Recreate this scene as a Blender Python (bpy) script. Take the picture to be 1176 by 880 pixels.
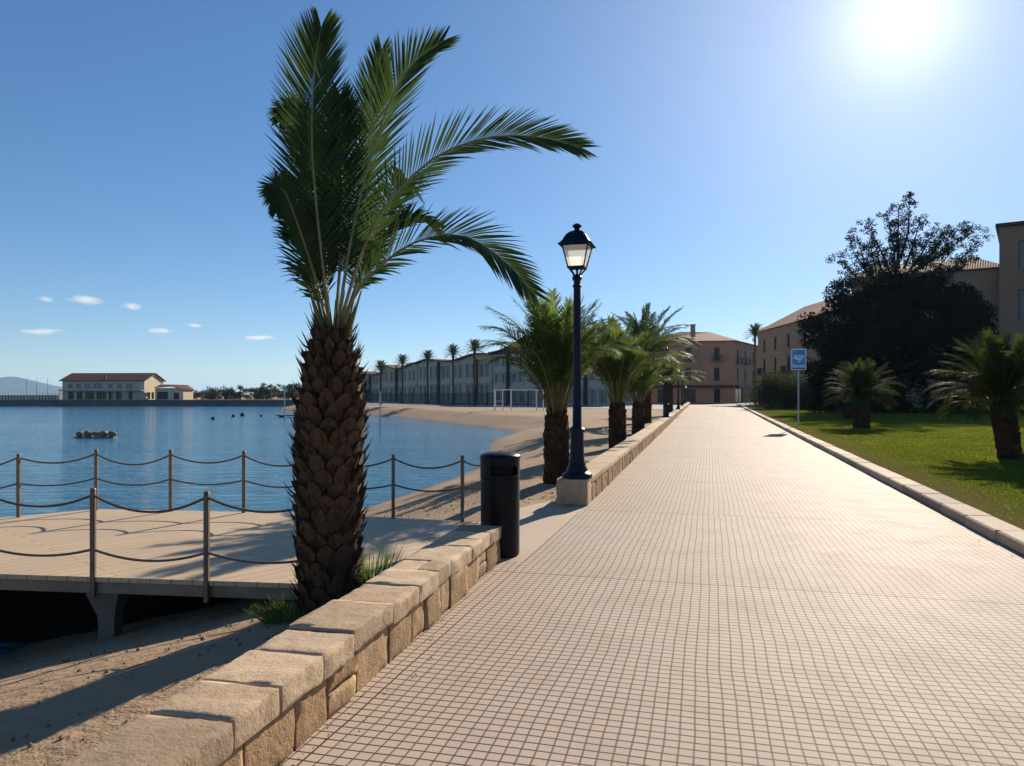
import bpy, math, random
import numpy as np
from mathutils import Vector, Matrix, noise

R = math.radians
S = bpy.context.scene
COL = S.collection
for o in list(bpy.data.objects):
    bpy.data.objects.remove(o)

# ------------------------------------------------------------------ camera
cam_data = bpy.data.cameras.new('camera')
cam = bpy.data.objects.new('camera', cam_data)
COL.objects.link(cam)
cam.location = (0, 0, 1.55)
cam.rotation_euler = (R(90), 0, 0)
cam_data.sensor_width = 36
cam_data.lens = 26.02
cam_data.shift_y = 0.01105
cam_data.clip_start = 0.05
cam_data.clip_end = 20000
S.camera = cam

# ------------------------------------------------------------------ sky and sun
SUN = Vector((0.526, 1.0, 0.515)).normalized()
EL = math.asin(SUN.z)
AZ = math.atan2(SUN.x, SUN.y)
W = bpy.data.worlds.new('World')
S.world = W
W.use_nodes = True
wn, wl = W.node_tree.nodes, W.node_tree.links
wn.clear()
sky = wn.new('ShaderNodeTexSky')
sky.sky_type = 'NISHITA'
sky.sun_disc = False
sky.sun_elevation = EL
sky.sun_rotation = AZ
sky.altitude = 0
sky.air_density = 0.8
sky.dust_density = 0.05
sky.ozone_density = 4.0
bg = wn.new('ShaderNodeBackground')
bg.inputs['Strength'].default_value = 0.110
hs = wn.new('ShaderNodeHueSaturation')
hs.inputs['Saturation'].default_value = 1.22
gm = wn.new('ShaderNodeGamma')
gm.inputs['Gamma'].default_value = 0.78
wl.new(sky.outputs[0], gm.inputs['Color'])
wl.new(gm.outputs[0], hs.inputs['Color'])
tint = wn.new('ShaderNodeMix'); tint.data_type = 'RGBA'; tint.blend_type = 'MULTIPLY'
tint.inputs[0].default_value = 1
tint.inputs[7].default_value = (0.93, 0.955, 1.0, 1)
wl.new(hs.outputs[0], tint.inputs[6])
wl.new(tint.outputs[2], bg.inputs['Color'])
# the glare of the sun itself in the sky (a round aureole about the sun's direction)
tcw = wn.new('ShaderNodeTexCoord')
dot = wn.new('ShaderNodeVectorMath'); dot.operation = 'DOT_PRODUCT'
dot.inputs[1].default_value = SUN
nrm = wn.new('ShaderNodeVectorMath'); nrm.operation = 'NORMALIZE'
wl.new(tcw.outputs['Generated'], nrm.inputs[0])
wl.new(nrm.outputs[0], dot.inputs[0])
mx = wn.new('ShaderNodeMath'); mx.operation = 'MAXIMUM'; mx.inputs[1].default_value = 0
wl.new(dot.outputs['Value'], mx.inputs[0])
def lobe(power, amp):
    p = wn.new('ShaderNodeMath'); p.operation = 'POWER'; p.inputs[1].default_value = power
    wl.new(mx.outputs[0], p.inputs[0])
    m = wn.new('ShaderNodeMath'); m.operation = 'MULTIPLY'; m.inputs[1].default_value = amp
    wl.new(p.outputs[0], m.inputs[0])
    return m
l1, l2, l3 = lobe(480, 0.30), lobe(14, 0.15), lobe(60, 0.13)
ad = wn.new('ShaderNodeMath'); ad.operation = 'ADD'
ad0 = wn.new('ShaderNodeMath'); ad0.operation = 'ADD'
wl.new(l1.outputs[0], ad0.inputs[0]); wl.new(l3.outputs[0], ad0.inputs[1])
wl.new(ad0.outputs[0], ad.inputs[0]); wl.new(l2.outputs[0], ad.inputs[1])
bg2 = wn.new('ShaderNodeBackground')
bg2.inputs['Color'].default_value = (0.99, 0.955, 0.93, 1)
wl.new(ad.outputs[0], bg2.inputs['Strength'])
addsh = wn.new('ShaderNodeAddShader')
wl.new(bg.outputs[0], addsh.inputs[0]); wl.new(bg2.outputs[0], addsh.inputs[1])
wo = wn.new('ShaderNodeOutputWorld')
wl.new(addsh.outputs[0], wo.inputs['Surface'])

sun_data = bpy.data.lights.new('sun', 'SUN')
sun_data.energy = 5.0
sun_data.angle = R(0.5)
sun_data.color = (1.0, 0.87, 0.70)
sun = bpy.data.objects.new('sun', sun_data)
COL.objects.link(sun)
sun.location = SUN * 200
sun.rotation_euler = (-SUN).to_track_quat('-Z', 'Y').to_euler()

S.view_settings.view_transform = 'Standard'
S.view_settings.look = 'None'
S.view_settings.gamma = 1
S.view_settings.use_curve_mapping = False
S.view_settings.exposure = 0.62
S.cycles.max_bounces = 6
S.cycles.transparent_max_bounces = 8
S.cycles.volume_bounces = 3
S.cycles.use_denoising = True
S.cycles.sample_clamp_indirect = 6

# ------------------------------------------------------------------ materials
def sock(nt, v, inp):
    if isinstance(v, bpy.types.NodeSocket):
        nt.links.new(v, inp)
    else:
        inp.default_value = v
class Mat:
    """small helper around one node tree"""
    def __init__(self, name, rough=0.7, color=(0.5, 0.5, 0.5), metallic=0.0, spec=0.5):
        self.m = bpy.data.materials.new(name)
        self.m.use_nodes = True
        self.nt = self.m.node_tree
        self.n = self.nt.nodes
        self.b = self.n['Principled BSDF']
        self.b.inputs['Roughness'].default_value = rough
        self.b.inputs['Metallic'].default_value = metallic
        self.b.inputs['Specular IOR Level'].default_value = spec
        self.b.inputs['Base Color'].default_value = (*color, 1)
        self._tc = None
    def tc(self, which='Object'):
        if self._tc is None:
            self._tc = self.n.new('ShaderNodeTexCoord')
        return self._tc.outputs[which]
    def map(self, vec, scale=(1, 1, 1), rot=(0, 0, 0), loc=(0, 0, 0)):
        m = self.n.new('ShaderNodeMapping')
        self.nt.links.new(vec, m.inputs['Vector'])
        m.inputs['Scale'].default_value = scale
        m.inputs['Rotation'].default_value = rot
        m.inputs['Location'].default_value = loc
        return m.outputs[0]
    def noise(self, vec, scale, detail=4, rough=0.55, dist=0.0):
        t = self.n.new('ShaderNodeTexNoise')
        self.nt.links.new(vec, t.inputs['Vector'])
        t.inputs['Scale'].default_value = scale
        t.inputs['Detail'].default_value = detail
        t.inputs['Roughness'].default_value = rough
        t.inputs['Distortion'].default_value = dist
        return t.outputs['Fac']
    def ramp(self, fac, stops):
        r = self.n.new('ShaderNodeValToRGB')
        self.nt.links.new(fac, r.inputs[0])
        e = r.color_ramp.elements
        while len(e) < len(stops):
            e.new(0.5)
        for k, (p, c) in enumerate(stops):
            e[k].position = p
            e[k].color = (*c, 1) if len(c) == 3 else c
        return r.outputs[0]
    def mixc(self, fac, a, b, mode='MIX'):
        x = self.n.new('ShaderNodeMix'); x.data_type = 'RGBA'; x.blend_type = mode
        sock(self.nt, fac, x.inputs[0])
        sock(self.nt, a if not isinstance(a, tuple) else (*a, 1), x.inputs[6])
        sock(self.nt, b if not isinstance(b, tuple) else (*b, 1), x.inputs[7])
        return x.outputs[2]
    def math(self, op, a, b=0.0, c=0.0):
        x = self.n.new('ShaderNodeMath'); x.operation = op
        sock(self.nt, a, x.inputs[0]); sock(self.nt, b, x.inputs[1]); sock(self.nt, c, x.inputs[2])
        return x.outputs[0]
    def sepxyz(self, vec):
        x = self.n.new('ShaderNodeSeparateXYZ')
        self.nt.links.new(vec, x.inputs[0])
        return x.outputs
    def bump(self, h, strength=0.5, dist=0.02, normal=None):
        b = self.n.new('ShaderNodeBump')
        self.nt.links.new(h, b.inputs['Height'])
        b.inputs['Strength'].default_value = strength
        b.inputs['Distance'].default_value = dist
        if normal is not None:
            self.nt.links.new(normal, b.inputs['Normal'])
        self.nt.links.new(b.outputs[0], self.b.inputs['Normal'])
        return b.outputs[0]
    def base(self, c):
        self.nt.links.new(c, self.b.inputs['Base Color'])
    def rough(self, r):
        self.nt.links.new(r, self.b.inputs['Roughness'])

def mul(c, k):
    return tuple(x * k for x in c)

def noisy(name, color, scale=6, var=0.25, rough=0.8, bump=0.3, bdist=0.01, metallic=0.0, spec=0.4, fine=40):
    m = Mat(name, rough, color, metallic, spec)
    v = m.tc()
    n1 = m.noise(v, scale, 5)
    n2 = m.noise(v, fine, 3)
    c = m.ramp(n1, [(0.3, mul(color, 1 - var)), (0.7, mul(color, 1 + var))])
    c2 = m.mixc(m.math('MULTIPLY', n2, 0.35), c, mul(color, 0.6))
    m.base(c2)
    if bump:
        m.bump(m.math('ADD', m.math('MULTIPLY', n2, 0.4), n1), bump, bdist)
    return m.m

def leaf_mat(name, c_refl, c_trans, tfac=0.35, rough=0.6, scale=3.0, spec=0.12):
    m = Mat(name, rough, c_refl, 0, spec)
    v = m.tc()
    n = m.noise(v, scale, 3)
    m.base(m.ramp(n, [(0.3, mul(c_refl, 0.65)), (0.7, mul(c_refl, 1.4))]))
    tr = m.n.new('ShaderNodeBsdfTranslucent')
    m.nt.links.new(m.ramp(n, [(0.3, mul(c_trans, 0.7)), (0.7, mul(c_trans, 1.3))]), tr.inputs['Color'])
    mix = m.n.new('ShaderNodeMixShader')
    mix.inputs[0].default_value = tfac
    m.nt.links.new(m.b.outputs[0], mix.inputs[1])
    m.nt.links.new(tr.outputs[0], mix.inputs[2])
    m.nt.links.new(mix.outputs[0], m.n['Material Output'].inputs['Surface'])
    return m.m

M = {}
# sand
m = Mat('sand', 0.95, (0.4, 0.3, 0.2), 0, 0.2)
v = m.tc()
nA, nB, nC, nD = m.noise(v, 0.35, 4), m.noise(v, 4.5, 4, 0.6), m.noise(v, 55, 3), m.noise(m.map(v, (1, 2.4, 1)), 1.3, 4, 0.5, 0.5)
c = m.ramp(nA, [(0.3, (0.34, 0.23, 0.14)), (0.7, (0.44, 0.305, 0.19))])
c = m.mixc(m.math('MULTIPLY', nC, 0.5), c, (0.17, 0.115, 0.07))
c = m.mixc(m.ramp(nB, [(0.45, (0, 0, 0)), (0.75, (0.35, 0.35, 0.35))]), c, (0.19, 0.13, 0.08))
z = m.sepxyz(v)[2]
wet = m.ramp(m.math('ADD', z, m.math('MULTIPLY', nD, 0.18)), [(0.0, (1, 1, 1)), (1.0, (0, 0, 0))])
mr = m.n.new('ShaderNodeMapRange')
m.nt.links.new(m.math('ADD', z, m.math('MULTIPLY', nD, 0.12)), mr.inputs[0])
mr.inputs[1].default_value = -0.86; mr.inputs[2].default_value = -0.66; mr.inputs[3].default_value = 0.75; mr.inputs[4].default_value = 0
c = m.mixc(mr.outputs[0], c, (0.15, 0.105, 0.07))
m.base(c)
h = m.math('ADD', m.math('MULTIPLY', nB, 1.0), m.math('MULTIPLY', nC, 0.25))
h = m.math('ADD', h, m.math('MULTIPLY', m.noise(v, 14, 3), 0.5))
m.bump(h, 0.75, 0.05)
M['sand'] = m.m

# water
m = Mat('water', 0.10, (0.04, 0.165, 0.255), 0, 0.5)
m.b.inputs['IOR'].default_value = 1.33
v = m.tc()
w1 = m.noise(m.map(v, (0.55, 2.2, 1), (0, 0, R(-8))), 1.1, 4, 0.55, 0.6)
w2 = m.noise(m.map(v, (0.35, 1.3, 1), (0, 0, R(12))), 3.6, 3, 0.5, 0.3)
w3 = m.noise(m.map(v, (0.3, 1.0, 1)), 0.12, 3)
h = m.math('ADD', m.math('MULTIPLY', w1, 1.0), m.math('MULTIPLY', w2, 0.35))
h = m.math('MULTIPLY', h, m.math('ADD', m.math('MULTIPLY', w3, 1.2), 0.3))
m.bump(h, 0.65, 0.2)
M['water'] = m.m

# tiles of the promenade: small square setts, grooves as real bump, shade of the cross-row ones in the colour
m = Mat('tile', 0.9, (0.5, 0.45, 0.4), 0, 0.11)
v = m.tc()
wob = m.n.new('ShaderNodeTexNoise'); m.nt.links.new(v, wob.inputs['Vector']); wob.inputs['Scale'].default_value = 0.9; wob.inputs['Detail'].default_value = 2
wv = m.n.new('ShaderNodeVectorMath'); wv.operation = 'MULTIPLY_ADD'
m.nt.links.new(wob.outputs['Color'], wv.inputs[0]); wv.inputs[1].default_value = (0.05, 0.05, 0); m.nt.links.new(v, wv.inputs[2])
def brick(mm, vec, w, h, mort, smooth=0.1, off=0.0):
    b = mm.n.new('ShaderNodeTexBrick')
    b.offset = off; b.squash = 1.0
    mm.nt.links.new(vec, b.inputs['Vector'])
    b.inputs['Scale'].default_value = 1.0
    b.inputs['Mortar Size'].default_value = mort
    b.inputs['Mortar Smooth'].default_value = smooth
    b.inputs['Bias'].default_value = 0
    b.inputs['Brick Width'].default_value = w
    b.inputs['Row Height'].default_value = h
    b.inputs['Color1'].default_value = (0, 0, 0, 1)
    b.inputs['Color2'].default_value = (1, 1, 1, 1)
    b.inputs['Mortar'].default_value = (0.5, 0.5, 0.5, 1)
    return b
tv = wv.outputs[0]
br = brick(m, tv, 0.066, 0.066, 0.0042, 0.1)
row_shade = brick(m, tv, 50.0, 0.066, 0.0054, 0.1)
pan = brick(m, m.map(tv, loc=(2.0, 0.35, 0)), 9.0, 3.6, 0.012, 0.2)
nA, nB, nC = m.noise(v, 0.22, 4, 0.6), m.noise(v, 2.3, 4, 0.6), m.noise(v, 90, 2)
cA = m.ramp(nA, [(0.3, (0.455, 0.355, 0.275)), (0.7, (0.55, 0.45, 0.36))])
cB = m.mixc(m.math('MULTIPLY', br.outputs['Color'], 0.32), cA, (0.40, 0.33, 0.28))
cB = m.mixc(m.ramp(nB, [(0.5, (0, 0, 0)), (0.8, (0.55, 0.55, 0.55))]), cB, (0.34, 0.26, 0.19))
st1 = m.noise(v, 0.9, 6, 0.7, 0.8)
cB = m.mixc(m.ramp(st1, [(0.60, (0, 0, 0)), (0.72, (0.35, 0.35, 0.35))]), cB, (0.25, 0.18, 0.125))
st2 = m.noise(m.map(v, (1, .25, 1)), 3.1, 5, 0.7)
cB = m.mixc(m.ramp(st2, [(0.66, (0, 0, 0)), (0.8, (0.4, 0.4, 0.4))]), cB, (0.22, 0.165, 0.12))
cB = m.mixc(m.math('MULTIPLY', nC, 0.3), cB, (0.38, 0.32, 0.27))
cC = m.mixc(br.outputs['Fac'], cB, (0.20, 0.115, 0.062))
cC = m.mixc(m.math('MULTIPLY', row_shade.outputs['Fac'], 0.9), cC, (0.045, 0.032, 0.025))  # cross-row joints painted near black, as groove shade under the low sun
cC = m.mixc(m.math('MULTIPLY', pan.outputs['Fac'], 0.8), cC, (0.14, 0.09, 0.06))
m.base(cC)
m.rough(m.math('ADD', m.math('MULTIPLY', nB, 0.08), 0.68))
hh = m.math('MULTIPLY', m.math('SUBTRACT', 1.0, br.outputs['Fac']), 1.0)
hh = m.math('ADD', hh, m.math('MULTIPLY', nC, 0.12))
hh = m.math('ADD', hh, m.math('MULTIPLY', br.outputs['Color'], 0.18))
hh = m.math('SUBTRACT', hh, m.math('MULTIPLY', pan.outputs['Fac'], 0.6))
m.bump(hh, 0.8, 0.006)
M['tile'] = m.m

def stone_mat(name, c1, c2, dark, bump=0.8):
    m = Mat(name, 0.85, c1, 0, 0.3)
    v = m.tc()
    n1, n2, n3 = m.noise(v, 2.2, 5, 0.6), m.noise(v, 16, 5, 0.65), m.noise(v, 80, 3, 0.6)
    c = m.ramp(n1, [(0.3, c1), (0.7, c2)])
    c = m.mixc(m.ramp(n2, [(0.45, (0, 0, 0)), (0.8, (0.6, 0.6, 0.6))]), c, dark)
    c = m.mixc(m.math('MULTIPLY', n3, 0.35), c, mul(dark, 1.1))
    oi = m.n.new('ShaderNodeObjectInfo')
    geo = m.n.new('ShaderNodeNewGeometry')
    tint = m.ramp(geo.outputs['Random Per Island'], [(0, (0.62, 0.58, 0.55)), (0.35, (0.95, 0.88, 0.80)), (0.7, (1.05, 1.0, 0.95)), (1, (1.2, 1.14, 1.05))])
    c = m.mixc(1.0, c, tint, 'MULTIPLY')
    m.base(c)
    m.bump(m.math('ADD', m.math('MULTIPLY', n2, 1.0), m.math('MULTIPLY', n3, 0.4)), bump, 0.012)
    return m.m
M['coping'] = stone_mat('coping_stone', (0.48, 0.365, 0.245), (0.60, 0.475, 0.345), (0.25, 0.16, 0.085), 0.65)
M['wall_stone'] = stone_mat('wall_stone', (0.36, 0.235, 0.125), (0.48, 0.335, 0.195), (0.18, 0.11, 0.06), 1.0)
M['kerb'] = stone_mat('kerb_stone', (0.46, 0.37, 0.275), (0.56, 0.46, 0.35), (0.24, 0.18, 0.12), 0.5)
M['mortar'] = noisy('mortar', (0.12, 0.085, 0.055))
M['pavement'] = noisy('pavement_slab', (0.45, 0.345, 0.245), 1.2, 0.12, 0.8, 0.3, 0.01, fine=70)

# deck boards
m = Mat('deck_board', 0.72, (0.5, 0.42, 0.33), 0, 0.3)
v = m.tc()
bv = m.map(v, rot=(0, 0, R(-48.5)))
bb = brick(m, bv, 3.2, 0.155, 0.004, 0.1, 0.37)
g = m.noise(m.map(bv, (1.2, 22, 1)), 2.0, 5, 0.6)
gl = m.noise(v, 0.7, 4)
c = m.ramp(g, [(0.3, (0.47, 0.335, 0.205)), (0.7, (0.62, 0.465, 0.305))])
c = m.mixc(m.math('MULTIPLY', bb.outputs['Color'], 0.22), c, (0.36, 0.28, 0.2))
c = m.mixc(m.ramp(gl, [(0.45, (0, 0, 0)), (0.75, (0.4, 0.4, 0.4))]), c, (0.38, 0.3, 0.22))
c = m.mixc(m.math('MULTIPLY', bb.outputs['Fac'], 0.75), c, (0.1, 0.07, 0.05))
m.base(c)
m.bump(m.math('SUBTRACT', m.math('MULTIPLY', g, 0.5), bb.outputs['Fac']), 0.5, 0.006)
M['deck'] = m.m
M['deck_beam'] = noisy('deck_beam', (0.26, 0.205, 0.145), 3, 0.25, 0.8, 0.3)
M['block_black'] = noisy('light_block_black', (0.012, 0.010, 0.008), 3, 0.3, 0.95, 0.3, spec=0.1)  # near black, only for the light-blocking wall added under the deck
M['concrete'] = noisy('concrete', (0.19, 0.16, 0.125), 5, 0.2, 0.9, 0.4)
M['post'] = noisy('weathered_post', (0.17, 0.13, 0.10), 9, 0.3, 0.55, 0.2, metallic=0.35)
M['rope'] = noisy('rope', (0.13, 0.10, 0.075), 60, 0.4, 0.9, 0.6, 0.003)
M['black_iron'] = noisy('dark_blue_iron', (0.004, 0.007, 0.020), 12, 0.3, 0.38, 0.1, 0.002, spec=0.22)
M['bin'] = noisy('charcoal_paint', (0.005, 0.0065, 0.010), 14, 0.2, 0.36, 0.12, 0.002, spec=0.16)
M['hollow'] = noisy('dark_hollow', (0.004, 0.004, 0.004), 9, 0.2, 0.9, 0)
m = Mat('opal_glass', 0.25, (0.85, 0.83, 0.78), 0, 0.5)
tr = m.n.new('ShaderNodeBsdfTranslucent'); tr.inputs['Color'].default_value = (1.0, 0.98, 0.93, 1)
tp = m.n.new('ShaderNodeBsdfTransparent'); tp.inputs['Color'].default_value = (0.95, 0.94, 0.9, 1)
mA = m.n.new('ShaderNodeMixShader'); mA.inputs[0].default_value = 0.9
m.nt.links.new(m.b.outputs[0], mA.inputs[1]); m.nt.links.new(tr.outputs[0], mA.inputs[2])
mB = m.n.new('ShaderNodeMixShader')
mB.inputs[0].default_value = 0.3
m.nt.links.new(mA.outputs[0], mB.inputs[1]); m.nt.links.new(tp.outputs[0], mB.inputs[2])
m.nt.links.new(mB.outputs[0], m.n['Material Output'].inputs['Surface'])
M['opal'] = m.m

# palm
m = Mat('palm_trunk', 0.95, (0.1, 0.06, 0.035), 0, 0.15)
v = m.tc()
n1, n2 = m.noise(m.map(v, (1, 1, 0.25)), 60, 4, 0.6), m.noise(v, 7, 4)
geo = m.n.new('ShaderNodeNewGeometry')
c = m.ramp(n2, [(0.3, (0.045, 0.025, 0.013)), (0.7, (0.10, 0.055, 0.03))])
c = m.mixc(m.math('MULTIPLY', n1, 0.6), c, (0.022, 0.012, 0.007))
c = m.mixc(1.0, c, m.ramp(geo.outputs['Random Per Island'], [(0, (0.6, 0.6, 0.6)), (1, (1.3, 1.25, 1.2))]), 'MULTIPLY')
m.base(c); m.bump(n1, 0.8, 0.012)
M['trunk'] = m.m
M['fibre'] = noisy('palm_fibre', (0.05, 0.028, 0.014), 20, 0.4, 0.95, 0)
M['stub'] = noisy('palm_cut_face', (0.095, 0.052, 0.026), 25, 0.35, 0.95, 0.6, 0.01)
M['bark'] = noisy('bark', (0.075, 0.055, 0.04), 5, 0.35, 0.95, 0.7, 0.04)
M['leaflet'] = leaf_mat('palm_leaflet', (0.024, 0.050, 0.020), (0.07, 0.115, 0.025), 0.28)
M['leaflet_light'] = leaf_mat('palm_leaflet_light', (0.045, 0.075, 0.022), (0.15, 0.215, 0.04), 0.45)
M['leaflet_dull'] = leaf_mat('fan_palm_leaf', (0.035, 0.048, 0.018), (0.075, 0.095, 0.02), 0.35, 0.8, spec=0.02)
M['rachis'] = noisy('palm_rachis', (0.15, 0.13, 0.03), 8, 0.3, 0.5, 0.1)
M['rachis_pale'] = noisy('palm_rachis_pale', (0.20, 0.18, 0.085), 8, 0.3, 0.4, 0.1)
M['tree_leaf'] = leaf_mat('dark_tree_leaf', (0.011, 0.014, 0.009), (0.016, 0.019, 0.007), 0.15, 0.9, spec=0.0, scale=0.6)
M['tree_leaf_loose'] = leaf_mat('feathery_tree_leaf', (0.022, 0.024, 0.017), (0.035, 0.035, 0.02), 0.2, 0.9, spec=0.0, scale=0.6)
M['shrub'] = leaf_mat('shrub_leaf', (0.028, 0.038, 0.014), (0.06, 0.068, 0.016), 0.28, 0.8, spec=0.03, scale=1.0)
M['far_leaf'] = leaf_mat('far_tree_leaf', (0.05, 0.065, 0.04), (0.06, 0.07, 0.03), 0.25, scale=0.4)
M['grass'] = leaf_mat('grass_blade', (0.085, 0.115, 0.014), (0.23, 0.26, 0.028), 0.5, 0.9, scale=0.8, spec=0.0)
M['tuft'] = leaf_mat('tuft_blade', (0.055, 0.10, 0.025), (0.16, 0.24, 0.05), 0.4)

# lawn (local x = distance from the kerb)
m = Mat('lawn', 1.0, (0.06, 0.1, 0.02), 0, 0.0)
v = m.tc()
n1, n2, n3 = m.noise(v, 0.35, 4), m.noise(v, 3.5, 4), m.noise(v, 45, 3, 0.7)
c = m.ramp(n1, [(0.3, (0.115, 0.150, 0.016)), (0.7, (0.165, 0.19, 0.022))])
c = m.mixc(m.ramp(n2, [(0.42, (0, 0, 0)), (0.75, (0.4, 0.4, 0.4))]), c, (0.12, 0.11, 0.03))
c = m.mixc(m.math('MULTIPLY', n3, 0.5), c, (0.045, 0.075, 0.012))
x = m.sepxyz(v)[0]
worn = m.n.new('ShaderNodeMapRange')
m.nt.links.new(m.math('ADD', x, m.math('MULTIPLY', n2, -1.1)), worn.inputs[0])
worn.inputs[1].default_value = -0.4; worn.inputs[2].default_value = 0.75; worn.inputs[3].default_value = 0.85; worn.inputs[4].default_value = 0
c = m.mixc(worn.outputs[0], c, (0.20, 0.145, 0.075))
m.base(c)
m.bump(m.math('ADD', n3, m.math('MULTIPLY', n2, 0.5)), 1.0, 0.06)
M['lawn'] = m.m

# buildings
def plaster(name, c, streak=0.2):
    m = Mat(name, 0.9, c, 0, 0.2)
    v = m.tc()
    n1 = m.noise(v, 0.35, 4, 0.6)
    n2 = m.noise(m.map(v, (1, 1, 0.15)), 1.6, 4, 0.6)
    n3 = m.noise(v, 14, 3)
    k = m.ramp(n1, [(0.3, mul(c, 0.85)), (0.7, mul(c, 1.1))])
    k = m.mixc(m.ramp(n2, [(0.5, (0, 0, 0)), (0.8, (streak,) * 3)]), k, mul(c, 0.5))
    k = m.mixc(m.math('MULTIPLY', n3, 0.2), k, mul(c, 0.7))
    m.base(k); m.bump(n3, 0.25, 0.02)
    return m.m
M['ochre'] = plaster('ochre_plaster', (0.34, 0.225, 0.145))
M['ochre_dark'] = plaster('brown_plaster', (0.33, 0.195, 0.135))
M['sand_wall'] = plaster('sand_plaster', (0.36, 0.235, 0.16))
M['cream'] = plaster('cream_plaster', (0.62, 0.52, 0.37), 0.12)
M['grey_wall'] = plaster('pale_grey_render', (0.60, 0.49, 0.36))
M['white_frame'] = noisy('white_window_frame', (0.55, 0.50, 0.43), 4, 0.1, 0.5, 0.05)
M['trim'] = plaster('cornice_plaster', (0.40, 0.30, 0.21))
M['balcony_slab'] = plaster('balcony_slab', (0.15, 0.10, 0.07))
M['dark_trim'] = noisy('dark_trim', (0.03, 0.025, 0.022), 4, 0.2, 0.6, 0.1)
M['wood_frame'] = noisy('brown_wood', (0.06, 0.04, 0.03), 4, 0.3, 0.6, 0.2)
M['shutter'] = noisy('grey_shutter', (0.20, 0.20, 0.21), 4, 0.15, 0.6, 0.1)
M['pillar'] = noisy('dark_pillar', (0.05, 0.04, 0.035), 3, 0.2, 0.7, 0.1)
M['rail'] = noisy('dark_rail', (0.03, 0.03, 0.033), 9, 0.2, 0.5, 0.05)
M['grey_rail'] = noisy('galvanised_rail', (0.22, 0.22, 0.22), 9, 0.2, 0.45, 0.05, metallic=0.3)
m = Mat('window_glass', 0.12, (0.008, 0.009, 0.012), 0, 0.25)
m.bump(m.noise(m.tc(), 0.8, 2), 0.08, 0.05)
M['glass'] = m.m
m = Mat('pale_window_glass', 0.15, (0.10, 0.105, 0.11), 0, 0.6)
m.base(m.ramp(m.noise(m.tc(), 0.5, 3), [(0.35, (0.16, 0.145, 0.125)), (0.65, (0.3, 0.27, 0.23))]))
M['glass_pale'] = m.m
m = Mat('lake_window_glass', 0.12, (0.04, 0.09, 0.2), 0, 0.8)
m.bump(m.noise(m.tc(), 0.8, 2), 0.08, 0.05)
M['glass_blue'] = m.m
def tiles(name, c, w=0.22):
    m = Mat(name, 0.85, c, 0, 0.25)
    v = m.tc('UV')
    wv_ = m.n.new('ShaderNodeTexWave'); m.nt.links.new(v, wv_.inputs['Vector'])
    wv_.bands_direction = 'X'; wv_.inputs['Scale'].default_value = 0.314 / w
    n = m.noise(m.tc(), 1.2, 4, 0.65)
    n2 = m.noise(m.tc(), 7, 3)
    k = m.ramp(n, [(0.3, mul(c, 0.75)), (0.7, mul(c, 1.2))])
    k = m.mixc(m.math('MULTIPLY', n2, 0.5), k, mul(c, 0.5))
    m.base(k); m.bump(wv_.outputs['Fac'], 0.7, 0.06)
    return m.m
M['roof'] = tiles('terracotta_roof', (0.26, 0.095, 0.045))
M['roof_brown'] = tiles('brown_roof', (0.20, 0.075, 0.042))
M['asphalt'] = noisy('asphalt', (0.055, 0.055, 0.055), 1.0, 0.2, 0.9, 0.3, fine=60)
M['grey_pave'] = noisy('grey_paving', (0.24, 0.235, 0.23), 0.8, 0.15, 0.85, 0.2, fine=30)
M['quay'] = noisy('quay_concrete', (0.16, 0.145, 0.13), 0.4, 0.3, 0.9, 0.3)
M['white_paint'] = noisy('white_paint', (0.78, 0.78, 0.76), 6, 0.08, 0.4, 0.05)
M['rock'] = stone_mat('dark_rock', (0.22, 0.18, 0.14), (0.32, 0.27, 0.21), (0.08, 0.06, 0.045))
M['raft'] = noisy('raft_timber', (0.16, 0.13, 0.10), 4, 0.3, 0.8, 0.3)
M['buoy'] = noisy('dark_buoy', (0.02, 0.017, 0.017), 5, 0.3, 0.9, 0.05, spec=0.05)
M['steel'] = noisy('galvanised_steel', (0.42, 0.43, 0.44), 12, 0.15, 0.4, 0.05, metallic=0.6)
M['litter'] = noisy('dry_leaf', (0.14, 0.085, 0.04), 30, 0.5, 0.9, 0)
M['hill'] = noisy('wooded_hill', (0.07, 0.09, 0.07), 0.01, 0.3, 1, 0, spec=0.0, fine=0.05)
M['sign_blue'] = noisy('sign_blue', (0.05, 0.28, 0.72), 4, 0.08, 0.4, 0)
M['sign_white'] = noisy('sign_white', (0.75, 0.77, 0.8), 4, 0.05, 0.4, 0)
M['sign_dark'] = noisy('sign_dark_blue', (0.015, 0.05, 0.16), 4, 0.05, 0.4, 0)

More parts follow.
